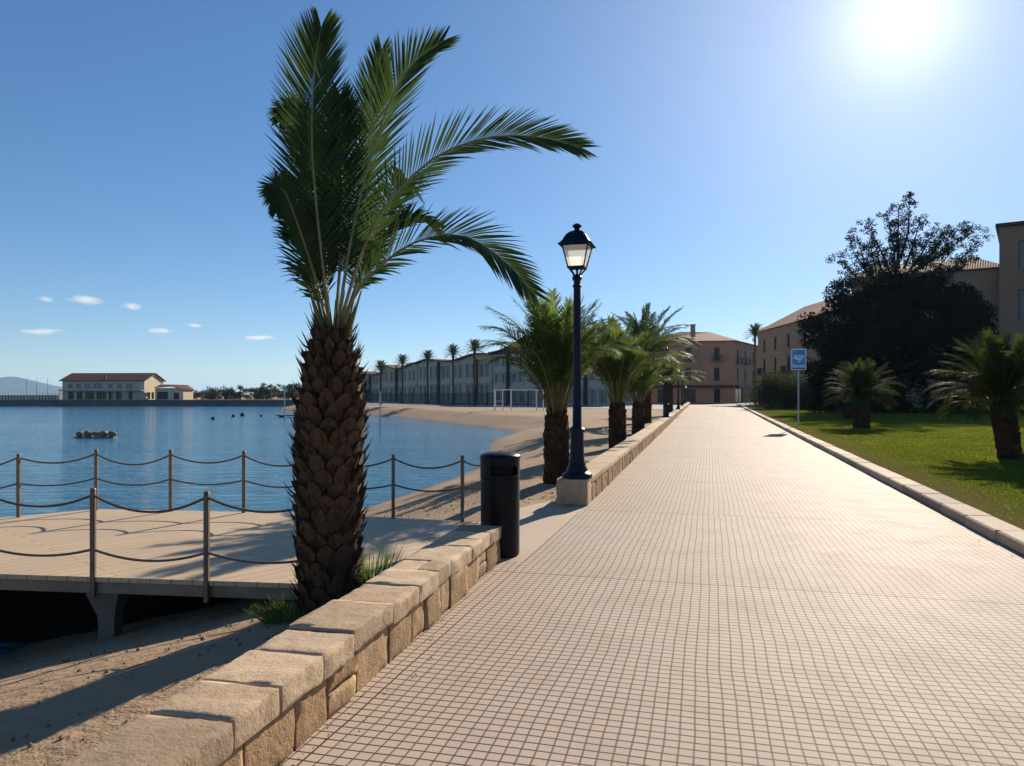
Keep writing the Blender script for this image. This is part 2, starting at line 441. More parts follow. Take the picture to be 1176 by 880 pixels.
# ------------------------------------------------------------------ mesh builder
class MB:
    def __init__(self):
        self.v, self.f, self.mi, self.sm, self.uv = [], [], [], [], {}
    def add(self, verts, faces, mat=0, smooth=False):
        o = len(self.v)
        self.v.extend([tuple(p) for p in verts])
        for f in faces:
            self.f.append([i + o for i in f]); self.mi.append(mat); self.sm.append(smooth)
    def quad(self, a, b, c, d, mat=0):
        self.add([a, b, c, d], [(0, 1, 2, 3)], mat)
    def box(self, c, s, mat=0, rz=0.0, bev=0.0):
        hx, hy, hz = s[0] / 2, s[1] / 2, s[2] / 2
        ca, sa = math.cos(rz), math.sin(rz)
        def P(x, y, z):
            return (c[0] + x * ca - y * sa, c[1] + x * sa + y * ca, c[2] + z)
        b = min(bev, hx * .9, hy * .9, hz * .9)
        if b <= 0:
            vs = [P(x, y, z) for z in (-hz, hz) for x, y in ((-hx, -hy), (hx, -hy), (hx, hy), (-hx, hy))]
            self.add(vs, [(3, 2, 1, 0), (4, 5, 6, 7), (0, 1, 5, 4), (1, 2, 6, 5), (2, 3, 7, 6), (3, 0, 4, 7)], mat)
        else:
            rings = []
            for z, k in ((-hz, b), (-hz + b, 0), (hz - b, 0), (hz, b)):
                ring = []
                for sx, sy, first in ((-1, -1, 0), (1, -1, 1), (1, 1, 0), (-1, 1, 1)):
                    e1 = (sx * (hx - k), sy * (hy - k - b)); e2 = (sx * (hx - k - b), sy * (hy - k))
                    seq = (e1, e2) if first == 0 else (e2, e1)
                    ring += [P(x, y, z) for x, y in seq]
                rings.append(ring)
            vs = [p for r_ in rings for p in r_]
            fs = [tuple(range(7, -1, -1)), tuple(range(24, 32))]
            for r_ in range(3):
                for i in range(8):
                    j = (i + 1) % 8
                    fs.append((r_ * 8 + i, r_ * 8 + j, r_ * 8 + 8 + j, r_ * 8 + 8 + i))
            self.add(vs, fs, mat)
    def tube(self, pts, rad, n=8, mat=0, cap=True, smooth=True):
        pts = [Vector(p) for p in pts]
        if not hasattr(rad, '__len__'):
            rad = [rad] * len(pts)
        vs, fs = [], []
        up = Vector((0, 0, 1))
        prev = None
        for i, p in enumerate(pts):
            t = (pts[min(i + 1, len(pts) - 1)] - pts[max(i - 1, 0)]).normalized()
            if prev is None:
                a = t.cross(up if abs(t.z) < 0.95 else Vector((1, 0, 0))).normalized()
            else:
                a = (prev - t * prev.dot(t)).normalized()
            prev = a
            b = t.cross(a)
            for k in range(n):
                w = 2 * math.pi * k / n
                vs.append(p + (a * math.cos(w) + b * math.sin(w)) * rad[i])
        for i in range(len(pts) - 1):
            for k in range(n):
                j = (k + 1) % n
                fs.append((i * n + k, i * n + j, i * n + n + j, i * n + n + k))
        self.add(vs, fs, mat, smooth)
        if cap:
            o = len(self.v) - len(vs)
            self.f.append([o + k for k in range(n - 1, -1, -1)]); self.mi.append(mat); self.sm.append(False)
            e = o + (len(pts) - 1) * n
            self.f.append([e + k for k in range(n)]); self.mi.append(mat); self.sm.append(False)
    def lathe(self, prof, c=(0, 0, 0), n=32, mat=0, smooth=True, a0=0.0):
        vs, fs = [], []
        for r_, z in prof:
            for k in range(n):
                w = a0 + 2 * math.pi * k / n
                vs.append((c[0] + r_ * math.cos(w), c[1] + r_ * math.sin(w), c[2] + z))
        for i in range(len(prof) - 1):
            for k in range(n):
                j = (k + 1) % n
                fs.append((i * n + k, i * n + j, i * n + n + j, i * n + n + k))
        fs.append(tuple(range(n - 1, -1, -1)))
        e = (len(prof) - 1) * n
        fs.append(tuple(e + k for k in range(n)))
        self.add(vs, fs, mat, smooth)
    def prism(self, poly, z0, z1, mat=0):
        """vertical prism from a counter-clockwise outline"""
        n = len(poly)
        vs = [(x, y, z0) for x, y in poly] + [(x, y, z1) for x, y in poly]
        fs = [tuple(range(n - 1, -1, -1)), tuple(range(n, 2 * n))]
        for i in range(n):
            j = (i + 1) % n
            fs.append((i, j, n + j, n + i))
        self.add(vs, fs, mat)
    def build(self, name, mats, parent=None, loc=(0, 0, 0), rz=0.0, sharp=40):
        me = bpy.data.meshes.new(name)
        me.from_pydata(self.v, [], self.f)
        if not isinstance(mats, (list, tuple)):
            mats = [mats]
        for q in mats:
            me.materials.append(q)
        me.polygons.foreach_set('material_index', self.mi)
        me.polygons.foreach_set('use_smooth', self.sm)
        if any(self.sm):
            me.set_sharp_from_angle(angle=R(sharp))
        me.update()
        o = bpy.data.objects.new(name, me)
        COL.objects.link(o)
        o.location = loc
        o.rotation_euler = (0, 0, rz)
        if parent is not None:
            o.parent = parent
        return o

def tag(o, label=None, cat=None, group=None, kind=None):
    if label: o['label'] = label
    if cat: o['category'] = cat
    if group: o['group'] = group
    if kind: o['kind'] = kind
    return o
def thing(name, label, cat, loc=(0, 0, 0), rz=0.0, group=None):
    o = bpy.data.objects.new(name, None)
    COL.objects.link(o)
    o.location = loc
    o.rotation_euler = (0, 0, rz)
    o.empty_display_size = 0.2
    return tag(o, label, cat, group)
def kids(o):
    return [c for c in bpy.data.objects if c.parent == o]
def copy_tree(o, parent=None):
    c = o.copy()
    COL.objects.link(c)
    if parent is not None:
        c.parent = parent
    for ch in kids(o):
        copy_tree(ch, c)
    return c

def planar_uv(o, du, dv):
    me = o.data
    uv = me.uv_layers.new(name='UVMap')
    for l in me.loops:
        co = me.vertices[l.vertex_index].co
        uv.data[l.index].uv = (co.dot(Vector(du)), co.dot(Vector(dv)))

# ------------------------------------------------------------------ ground
rnd = random.Random(7)
TH = math.atan(0.267)                    # direction of the promenade, clockwise from +Y
ORG = Vector((1.058, 10.29, 0))
def wall2x(y): return 1.058 + 0.2545 * (y - 10.29)     # path side face of the far wall
def kerbx(y): return 6.14 + 0.277 * (y - 11.55)        # path side face of the kerb
def wall1x(y): return -0.105 + 0.2252 * (y - 6.86)     # path side face of the near wall

WATER_Z = -0.9
SHORE = [(-60, 0.5), (-12, 3.0), (-7, 4.4), (-5.6, 5.6), (-4.8, 6.9), (-4.5, 8.0), (-4.1, 9.5), (-3.6, 12), (-3.3, 15.7),
         (-2.34, 18.8), (-1.75, 21.5), (-1.15, 24.5), (-0.95, 30), (-1.1, 36), (-0.75, 41), (-0.05, 45), (0.3, 47.3), (-0.1, 49.5), (-1.2, 52.5),
         (-4.9, 61), (-9, 71), (-13, 80), (-17.6, 87), (-26, 99), (-36, 115), (-42, 135), (-44, 153), (-300, 158), (-900, 165), (-900, -60), (-300, -20)]
def signed_dist(P, poly):
    """distance to the shoreline, negative over the water"""
    px, py = P[:, 0], P[:, 1]
    d = np.full(len(P), 1e9); inside = np.zeros(len(P), bool)
    n = len(poly)
    for i in range(n):
        ax, ay = poly[i]; bx, by = poly[(i + 1) % n]
        ex, ey = bx - ax, by - ay
        t = np.clip(((px - ax) * ex + (py - ay) * ey) / (ex * ex + ey * ey), 0, 1)
        d = np.minimum(d, np.hypot(px - ax - t * ex, py - ay - t * ey))
        cond = ((ay > py) != (by > py))
        with np.errstate(divide='ignore', invalid='ignore'):
            xi = (bx - ax) * (py - ay) / (by - ay) + ax
        inside ^= cond & (px < xi)
    return np.where(inside, -d, d)
def terrain_z(P):
    d = signed_dist(P, SHORE)
    z = np.where(d > 0, WATER_Z + 0.235 * d, WATER_Z + 0.3 * d)
    cap = -0.045
    z = np.where(z > cap - 0.12, cap - 0.12 * np.exp(-(z - cap + 0.12) / 0.12), z)
    z = np.maximum(z, -2.5)
    return z
def ground_at(x, y):
    return float(terrain_z(np.array([[x, y]]))[0])
def axis(segs):
    out = []
    for a, b, n in segs:
        out += list(np.linspace(a, b, n, endpoint=False))
    out.append(segs[-1][1])
    return np.array(out)
xs = axis([(-6000, -600, 8), (-600, -60, 18), (-60, -12, 40), (-12, 3, 120), (3, 14, 40), (14, 80, 30), (80, 600, 12), (600, 6000, 8)])
ys = axis([(-300, -10, 8), (-10, 1, 22), (1, 16, 120), (16, 60, 130), (60, 180, 90), (180, 600, 14), (600, 9000, 12)])
XX, YY = np.meshgrid(xs, ys)
P = np.stack([XX.ravel(), YY.ravel()], 1)
Z = terrain_z(P)
near = (np.abs(P[:, 0] + 2) < 12) & (P[:, 1] > 0) & (P[:, 1] < 60)
right = (P[:, 0] > wall2x(P[:, 1]) - 0.6) & (P[:, 1] > 5)
for i in np.nonzero(near)[0]:
    x, y = P[i]
    n_ = noise.noise(Vector((x * 0.8, y * 0.8, 3))) * 0.035 + noise.noise(Vector((x * 3.1, y * 3.1, 9))) * 0.014
    Z[i] += n_ if not right[i] else 0
Z = np.where(Z > -0.03, -0.03, Z)
nx = len(xs)
F = []
for j in range(len(ys) - 1):
    for i in range(nx - 1):
        a = j * nx + i
        F.append((a, a + 1, a + nx + 1, a + nx))
g = MB()
g.add(np.column_stack([P, Z]).tolist(), F, 0, True)
tag(g.build('ground', M['sand'], sharp=180), kind='structure')

# water sheet
w = MB()
w.quad((-2500, -400, WATER_Z), (60, -400, WATER_Z), (60, 4000, WATER_Z), (-2500, 4000, WATER_Z))
tag(w.build('water', M['water']), kind='structure')

# promenade paving
def to_local(x, y, org=ORG, th=TH):
    dx, dy = x - org.x, y - org.y
    return (dx * math.cos(th) - dy * math.sin(th), dx * math.sin(th) + dy * math.cos(th))
pp = [(wall1x(y) - 0.15, y) for y in (-5, 0, 6.86)] + [(0.10, 6.87), (0.158, 7.08), (0.75, 9.27), (1.03, 10.29)]
pp += [(wall2x(y) - 0.15, y) for y in (10.6, 60, 113)] + [(kerbx(y) + 0.1, y) for y in (113, 60, 11, -5)]
pm = MB()
pl = [to_local(*q) for q in pp]
pm.add([(x, y, 0) for x, y in pl], [tuple(range(len(pl) - 1, -1, -1))])
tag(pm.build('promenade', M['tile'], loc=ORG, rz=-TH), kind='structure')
# plain paving strip between the deck, the bin and the plinth
ps = MB()
sp = [(-0.46, 6.87), (0.10, 6.87), (0.158, 7.08), (0.75, 9.27), (1.03, 10.29), (1.02, 10.75), (0.55, 10.75), (0.2, 10.3), (-0.3, 9.4), (-0.42, 8.97)]
ps.add([(x, y, -0.004) for x, y in sp], [tuple(range(len(sp)))])
tag(ps.build('pavement', M['pavement']), kind='structure')
# lawn
TL = math.atan(0.277)
LO = Vector((kerbx(0), 0, 0))
lawn = MB()
LX = [0.05] + list(np.linspace(0.4, 6, 24)) + list(np.linspace(7, 60, 28))
LY = list(np.linspace(-6, 40, 90)) + list(np.linspace(41, 96, 30))
vs = []
for y in LY:
    for x in LX:
        z_ = 0.10 + 0.03 * noise.noise(Vector((x * .25, y * .25, 0))) * min(1, x) + 0.012 * noise.noise(Vector((x * 1.7, y * 1.7, 5))) * min(1, x)
        vs.append((x, y, z_))
k = len(LX)
fs = [(j * k + i, j * k + i + 1, j * k + k + i + 1, j * k + k + i) for j in range(len(LY) - 1) for i in range(k - 1)]
lawn.add(vs, fs, 0, True)
tag(lawn.build('lawn', M['lawn'], loc=LO, rz=-TL, sharp=180), kind='structure')
def lawn_pt(x, y):
    return (LO.x + x * math.cos(TL) + y * math.sin(TL), LO.y - x * math.sin(TL) + y * math.cos(TL))
# grass blades on the nearer lawn
gb = MB()
gr = random.Random(3)
for i in range(90000):
    y = 6 + 30 * gr.random() ** 1.7
    x = 0.42 + 9 * gr.random() ** 1.15
    if x < 1.5 and gr.random() > (x - 0.2) / 1.3: continue
    a = gr.random() * 6.28; h = gr.uniform(0.012, 0.036); wd = gr.uniform(0.003, 0.005) * (1 + y / 16)
    z_ = 0.095 + 0.03 * noise.noise(Vector((x * .25, y * .25, 0))) * min(1, x)
    lx, ly = gr.gauss(0, 0.018), gr.gauss(0, 0.018)
    gb.add([(x - wd * math.cos(a), y - wd * math.sin(a), z_), (x + wd * math.cos(a), y + wd * math.sin(a), z_), (x + lx, y + ly, z_ + h)], [(0, 1, 2)])
tag(gb.build('grass', M['grass'], loc=LO, rz=-TL), kind='stuff')
# kerb
kb = MB()
y = -5.0
kr = random.Random(5)
while y < 113:
    L = 0.98
    c_ = (kerbx(y + L / 2) + 0.155 + kr.gauss(0, 0.004), y + L / 2, 0.055 + kr.gauss(0, 0.003))
    kb.box(c_, (0.31, L / math.cos(TL) - 0.008, 0.13), rz=-TL + kr.gauss(0, 0.003), bev=0.018)
    y += L
tag(kb.build('kerb', M['kerb']), kind='structure')
# road across the far end, paving below the seafront row
rd = MB()
rd.quad((-14, 113.0, -0.012), (120, 113.0, -0.012), (120, 160, -0.012), (-14, 160, -0.012))
tag(rd.build('road', M['asphalt']), kind='structure')
rp = MB()
rp.add([(25.5, 100, -0.018), (22, 112.9, -0.018), (-12, 150, -0.018), (-58, 206, -0.018), (-50, 168, -0.018), (-28, 122, -0.018), (-10.5, 101, -0.018), (1.2, 88, -0.018), (17, 76, -0.018)], [(0, 1, 2, 3, 4, 5, 6, 7, 8)])
tag(rp.build('seafront_road', M['grey_pave']), kind='structure')
# pavement on the far side of the lawn
rq = MB()
rq.quad((25, 40, -0.02), (140, 10, -0.02), (140, 112.9, -0.02), (25, 112.9, -0.02))
tag(rq.build('side_pavement', M['grey_pave']), kind='structure')
# hills far behind the lake
hl = MB()
HN = 90
hp, hb = [], []
for i in range(HN + 1):
    t = i / HN
    x = -6400 + 3350 * t
    hgt = 70 + 60 * noise.noise(Vector((t * 5, 2, 0))) + 25 * noise.noise(Vector((t * 17, 5, 0)))
    hgt *= min(1, (1 - t) * 9)
    hgt += 95 * math.exp(-((x + 3280) / 170) ** 2) * 0.5
    hp.append((x, 5000, max(hgt, 2)))
vs = [(x, 4400, -5) for x, _, _ in hp] + [(x, 4700, z_ * .6) for x, _, z_ in hp] + hp + [(x, 5800, -5) for x, _, _ in hp]
q = HN + 1
fs = [(r_ * q + i, r_ * q + i + 1, (r_ + 1) * q + i + 1, (r_ + 1) * q + i) for r_ in range(3) for i in range(HN)]
hl.add(vs, fs, 0, True)
tag(hl.build('hills', M['hill'], sharp=180), kind='structure')
# quay on the far side
qy = MB()
qy.box((-330, 160, -0.35), (572, 14, 1.5), bev=0.08)
qy.box((-330, 153.1, 0.30), (571, 0.9, 0.22))
tag(qy.build('quay', M['quay']), kind='structure')

# ------------------------------------------------------------------ low stone walls
def stone(mb, c, s, rz, seed, rough=0.012, rad=0.03, n=(5, 5, 4), mat=0, flat_bottom=False):
    """one rounded, roughened block"""
    hx, hy, hz = s[0] / 2, s[1] / 2, s[2] / 2
    idx = {}
    vs, fs = [], []
    ca, sa = math.cos(rz), math.sin(rz)
    def V_(i, j, k):
        key = (i, j, k)
        if key in idx: return idx[key]
        x, y, z = (-1 + 2 * i / n[0]) * hx, (-1 + 2 * j / n[1]) * hy, (-1 + 2 * k / n[2]) * hz
        r_ = min(rad, hx * .8, hy * .8, hz * .8)
        q = Vector((max(-hx + r_, min(hx - r_, x)), max(-hy + r_, min(hy - r_, y)), max(-hz + r_, min(hz - r_, z))))
        d = Vector((x, y, z)) - q
        p = q + d.normalized() * r_ if d.length > 1e-6 else Vector((x, y, z))
        w = p * 1.0 + Vector((seed * 3.7, seed * 1.3, seed * 2.1))
        nn = p.normalized() if d.length < 1e-6 else d.normalized()
        p = p + nn * (noise.noise(w * 6) * rough + noise.noise(w * 17) * rough * 0.55)
        idx[key] = len(vs)
        vs.append((c[0] + p.x * ca - p.y * sa, c[1] + p.x * sa + p.y * ca, c[2] + p.z))
        return idx[key]
    for i in range(n[0]):
        for j in range(n[1]):
            fs.append((V_(i, j, 0), V_(i, j + 1, 0), V_(i + 1, j + 1, 0), V_(i + 1, j, 0)))
            fs.append((V_(i, j, n[2]), V_(i + 1, j, n[2]), V_(i + 1, j + 1, n[2]), V_(i, j + 1, n[2])))
    for i in range(n[0]):
        for k in range(n[2]):
            fs.append((V_(i, 0, k), V_(i + 1, 0, k), V_(i + 1, 0, k + 1), V_(i, 0, k + 1)))
            fs.append((V_(i, n[1], k), V_(i, n[1], k + 1), V_(i + 1, n[1], k + 1), V_(i + 1, n[1], k)))
    for j in range(n[1]):
        for k in range(n[2]):
            fs.append((V_(0, j, k), V_(0, j, k + 1), V_(0, j + 1, k + 1), V_(0, j + 1, k)))
            fs.append((V_(n[0], j, k), V_(n[0], j + 1, k), V_(n[0], j + 1, k + 1), V_(n[0], j, k + 1)))
    mb.add(vs, fs, mat, True)

A1 = math.atan(0.2252)
wall = thing('stone_wall', 'low wall of rough sandstone blocks with thick uneven coping beside the deck and big palm', 'wall', (wall1x(6.86), 6.86, 0), -A1)
# local frame: y runs back along the wall (towards the camera = negative), x = 0 on the path face
cp, bd = MB(), MB()
wr = random.Random(11)
WID = 0.37
y = 0.0
sd = 1
while y > -7.2:
    L = wr.uniform(0.28, 0.52)
    dz = wr.gauss(0, 0.004)
    if wr.random() < 0.35:
        k = wr.uniform(0.4, 0.62)
        w1 = WID * k
        stone(cp, (-w1 / 2 + 0.012, y - L / 2, 0.285 + dz), (w1 - .006, L - 0.014, 0.115), wr.gauss(0, .008), sd, 0.006, 0.010, (5, 8, 4)); sd += 1
        stone(cp, (-w1 - (WID - w1) / 2 + 0.004, y - L / 2, 0.285 - dz), (WID - w1 - .006, L - 0.016, 0.115), wr.gauss(0, .008), sd, 0.006, 0.010, (5, 8, 4)); sd += 1
    else:
        stone(cp, (-WID / 2 + 0.012 + wr.gauss(0, .006), y - L / 2, 0.285 + dz), (WID + 0.006, L - 0.014, 0.118), wr.gauss(0, .008), sd, 0.007, 0.011, (8, 10, 5)); sd += 1
    y -= L
y = 0.0
while y > -7.2:
    L = wr.uniform(0.22, 0.46)
    hgt = 0.232
    if wr.random() < 0.2 and L > 0.25:
        for z0, hh_ in ((0.0, 0.11), (0.114, 0.112)):
            stone(bd, (-WID / 2 + wr.gauss(0, .006), y - L / 2, z0 + hh_ / 2), (WID - 0.02, L - 0.010, hh_), wr.gauss(0, .01), sd, 0.016, 0.02, (6, 6, 4)); sd += 1
    else:
        stone(bd, (-WID / 2 + wr.gauss(0, .008), y - L / 2, hgt / 2 - 0.004), (WID - 0.02, L - 0.012, hgt), wr.gauss(0, .012), sd, 0.011, 0.014, (6, 8, 6)); sd += 1
    y -= L
bd.build('wall_face', M['wall_stone'], wall, sharp=75)
cp.build('coping', M['coping'], wall, sharp=75)
mo = MB()
mo.box((-WID / 2, -3.62, 0.12), (WID - 0.075, 7.15, 0.36))
mo.build('mortar_core', M['mortar'], wall)

# long wall with the lamps: chiselled face, smooth coping
A2 = math.atan(0.2545)
wall_b = thing('stone_wall', 'long low sandstone wall with chiselled face carrying the street lamps along the promenade', 'wall', (1.058, 10.29, 0), -A2)
cp, bd = MB(), MB()
W2 = 0.40
LEN = 104.5
y = 0.32
while y < LEN:
    L = 1.2 if y < 40 else 3.0
    if y < 40:
        stone(cp, (-W2 / 2, y + L / 2, 0.318), (W2 + 0.01, L - 0.004, 0.088), wr.gauss(0, .002), sd, 0.004, 0.014, (4, 8, 3))
    else:
        cp.box((-W2 / 2, y + L / 2, 0.318), (W2 + 0.01, L - 0.006, 0.088), bev=0.015)
    sd += 1
    y += L
y = 0.32
while y < LEN:
    L = 0.16 if y < 12 else (0.35 if y < 35 else 2.0)
    if y < 35:
        stone(bd, (-W2 / 2 + wr.gauss(0, .004), y + L / 2, 0.133), (W2 - 0.02, L + 0.004, 0.275), wr.gauss(0, .01), sd, 0.012, 0.016, (4, 3 if L < .2 else 6, 6)); sd += 1
    else:
        bd.box((-W2 / 2, y + L / 2, 0.133), (W2 - 0.02, L + 0.004, 0.275))
    y += L
bd.build('wall_face', M['wall_stone'], wall_b, sharp=75)
cp.build('coping', M['coping'], wall_b, sharp=75)
pb = MB()
stone(pb, (-0.225, 0.16, 0.18), (0.45, 0.36, 0.37), 0, 77, 0.004, 0.02, (6, 6, 6))
pb.build('plinth', M['coping'], wall_b, sharp=75)

# ------------------------------------------------------------------ deck and rope rails
deck = thing('deck', 'pale boarded deck standing over the water edge between rope rails', 'deck', (-3.5, 8, 0))
DP = [(-9.5, 6.97), (-4.4, 6.36), (-1.76, 6.04), (-0.75, 5.92), (-0.49, 6.9), (-0.44, 8.97), (-2.8, 9.64), (-5.6, 9.97), (-6.4, 9.25), (-9.5, 7.75)]
db = MB()
db.prism([(x + 3.5, y - 8) for x, y in DP], -0.034, 0.006)
db.build('deck_boards', M['deck'], deck)
bm_ = MB()
def beam(mb, a, b, w_, h_, ztop):
    a, b = Vector(a), Vector(b)
    d = b - a; L = d.length
    mb.box(((a.x + b.x) / 2 + 3.5, (a.y + b.y) / 2 - 8, ztop - h_ / 2), (L, w_, h_), rz=math.atan2(d.y, d.x), bev=0.006)
# front fascia in lengths between the posts, joists below
FY = lambda x: 6.36 - 0.121 * (x + 4.4)
fx = [-9.4, -8.55, -7.55, -6.55, -5.55, -4.55, -3.54, -2.53, -1.53, -0.8]
for a, b in zip(fx[:-1], fx[1:]):
    beam(bm_, (a + 0.012, FY(a) + 0.06), (b - 0.012, FY(b) + 0.06), 0.06, 0.105, -0.036)
for x in np.arange(-8.6, -0.9, 0.62):
    beam(bm_, (x, FY(x) + 0.12), (x, 8.9 if x > -6.2 else 7.6), 0.07, 0.09, -0.037)
bk = [(-0.5, 8.9), (-2.8, 9.56), (-5.58, 9.88), (-6.33, 9.2), (-9.4, 7.72)]
for a, b in zip(bk[:-1], bk[1:]):
    beam(bm_, a, b, 0.06, 0.105, -0.036)
bm_.build('beam', M['deck_beam'], deck)
bh = MB()  # added wall below the boards, blocks light so the space underneath goes dark
for a, b in zip(bk[:-1], bk[1:]):
    a, b = Vector((a[0], FY(a[0]) + .95)), Vector((b[0], FY(b[0]) + .95))
    d = b - a
    bh.box(((a.x + b.x) / 2 + 3.5, (a.y + b.y) / 2 - 8, -.90), (d.length, .12, 1.5), rz=math.atan2(d.y, d.x))
bh.build('light_block', M['block_black'], deck)
for x, y in ((-3.5, FY(-3.5) + 0.2), (-6.05, FY(-6.05) + 0.2), (-5.4, 9.3), (-2.6, 9.1), (-8.5, FY(-8.5) + 0.25)):
    sb = MB()
    zg = -1.6
    prof = [(0.085, zg), (0.085, -0.44), (0.09, -0.36), (0.165, -0.165), (0.165, -0.131)]
    sb.lathe([(r_ * 1.15, z_) for r_, z_ in prof], (x + 3.5, y - 8, 0), 4, 0, False, R(45))
    sb.build('support', M['concrete'], deck)

def rope_pts(a, b, sag, n=14):
    a, b = Vector(a), Vector(b)
    return [a.lerp(b, i / n) - Vector((0, 0, sag * 4 * (i / n) * (1 - i / n))) for i in range(n + 1)]
def rope_rail(name, label, posts, low, hgt=0.73, base=0.0, sag=0.12, post_bottom=0.0):
    o = posts[0]
    t = thing(name, label, 'rope fence', (o[0], o[1], 0), 0, 'rope fences round the deck')
    for k, (x, y) in enumerate(posts):
        p = MB()
        zt = hgt + 0.025 + 0.012 * math.sin(k * 5.1)
        p.box((x - o[0], y - o[1], (zt + post_bottom) / 2), (0.041, 0.041, zt - post_bottom), rz=0.12 * math.sin(k * 3), bev=0.006)
        p.lathe([(0.018, zt), (0.026, zt + 0.008), (0.02, zt + 0.022), (0.006, zt + 0.028)], (x - o[0], y - o[1], 0), 10)
        p.build('post', M['post'], t)
    for k, (a, b) in enumerate(zip(posts[:-1], posts[1:])):
        L = math.hypot(b[0] - a[0], b[1] - a[1])
        for zr, sg in ((hgt - 0.005, sag), (low, sag * 0.62)):
            r_ = MB()
            r_.tube(rope_pts((a[0] - o[0], a[1] - o[1], zr), (b[0] - o[0], b[1] - o[1], zr + 0.004 * math.sin(k * 7)), sg * L * (1 + 0.12 * math.sin(k * 2.7))), 0.011, 7)
            r_.build('rope', M['rope'], t)
    return t
rope_rail('rope_fence', 'rope rail on square posts fixed along the near edge of the deck', [(x, FY(x) - 0.002) for x in (-8.55, -7.55, -6.55, -5.55, -4.55, -3.54, -2.53, -1.53)], 0.24, 0.705, post_bottom=-0.175)
rope_rail('rope_fence', 'rope rail on square posts along the far waterside edge of the deck', [(-8.6, 8.15), (-7.4, 8.73), (-6.2, 9.3), (-5.55, 9.88), (-4.5, 9.76), (-3.5, 9.66), (-2.5, 9.5), (-1.48, 9.22), (-0.6, 8.96), (-0.16, 9.6)], 0.43, 0.76)

# ------------------------------------------------------------------ palms
def leaf_strip(mb, p, d, wdir, L, w, droop, mat=0, segs=3):
    """one narrow pointed leaflet"""
    prof = [(0, .55), (.3, 1.0), (.68, .8), (1, 0)] if segs == 3 else [(0, .7), (.5, 1.0), (1, 0)]
    vs, fs = [], []
    for t, k in prof:
        c = p + d * (L * t) - Vector((0, 0, droop * L * t * t))
        if k > 0:
            vs += [c - wdir * (w * k / 2), c + wdir * (w * k / 2)]
        else:
            vs.append(c)
    n = len(prof)
    for i in range(n - 2):
        fs.append((2 * i, 2 * i + 1, 2 * i + 3, 2 * i + 2))
    e = 2 * (n - 2)
    fs.append((e, e + 1, e + 2))
    mb.add(vs, fs, mat)

def catmull(pts, n):
    pts = [Vector(p) for p in pts]
    pts = [pts[0] * 2 - pts[1]] + pts + [pts[-1] * 2 - pts[-2]]
    out = []
    m_ = len(pts) - 3
    for i in range(n + 1):
        u = i / n * m_
        k = min(int(u), m_ - 1); t = u - k
        p0, p1, p2, p3 = pts[k:k + 4]
        out.append(0.5 * ((2 * p1) + (p2 - p0) * t + (2 * p0 - 5 * p1 + 4 * p2 - p3) * t * t + (3 * p1 - p0 - 3 * p2 + p3) * t ** 3))
    return out

def frond_mb(pts, nvec, pairs, L, w, seed, petiole=0.16, vee=0.3, ang0=62, ang1=28, droop=0.08, r0=0.016, sides=(1, -1), dens_low=1.0):
    """feather frond along a curve; nvec(t) gives the upper side"""
    rr = random.Random(seed)
    c = catmull(pts, pairs)
    mb = MB()
    rad = [r0 * (1 - 0.88 * i / pairs) for i in range(pairs + 1)]
    st = max(1, pairs // 16)
    idx = list(range(0, pairs + 1, st))
    if idx[-1] != pairs: idx.append(pairs)
    mb.tube([c[i] for i in idx], [rad[i] for i in idx], 5, 1, False)
    for i in range(int(pairs * petiole), pairs + 1):
        t = i / pairs
        T = (c[min(i + 1, pairs)] - c[max(i - 1, 0)]).normalized()
        N = Vector(nvec) - T * T.dot(Vector(nvec))
        if N.length < 1e-3: N = T.orthogonal()
        N.normalize()
        Sd = T.cross(N)
        u = (t - petiole) / (1 - petiole)
        ln = L * (0.45 + 0.55 * min(1, u / 0.22)) * (1.0 - 0.62 * max(0, (u - 0.5) / 0.5) ** 1.5)
        a = R(ang0 + (ang1 - ang0) * u)
        for s_ in sides:
            if dens_low < 1 and u < 0.45 and rr.random() > dens_low: continue
            aa = a + rr.gauss(0, 0.035)
            vv = vee + rr.gauss(0, 0.05)
            d = (T * math.cos(aa) + (Sd * (s_ * math.cos(vv)) + N * math.sin(vv)) * math.sin(aa)).normalized()
            # blade turned a little so that both faces catch light
            wd = d.cross(N + Sd * rr.gauss(0, 0.12)).normalized()
            leaf_strip(mb, c[i] + Sd * (s_ * rad[i] * 0.6), d, wd, ln * rr.uniform(0.88, 1.08), w * rr.uniform(0.85, 1.15), droop * rr.uniform(0.3, 1.8))
    return mb

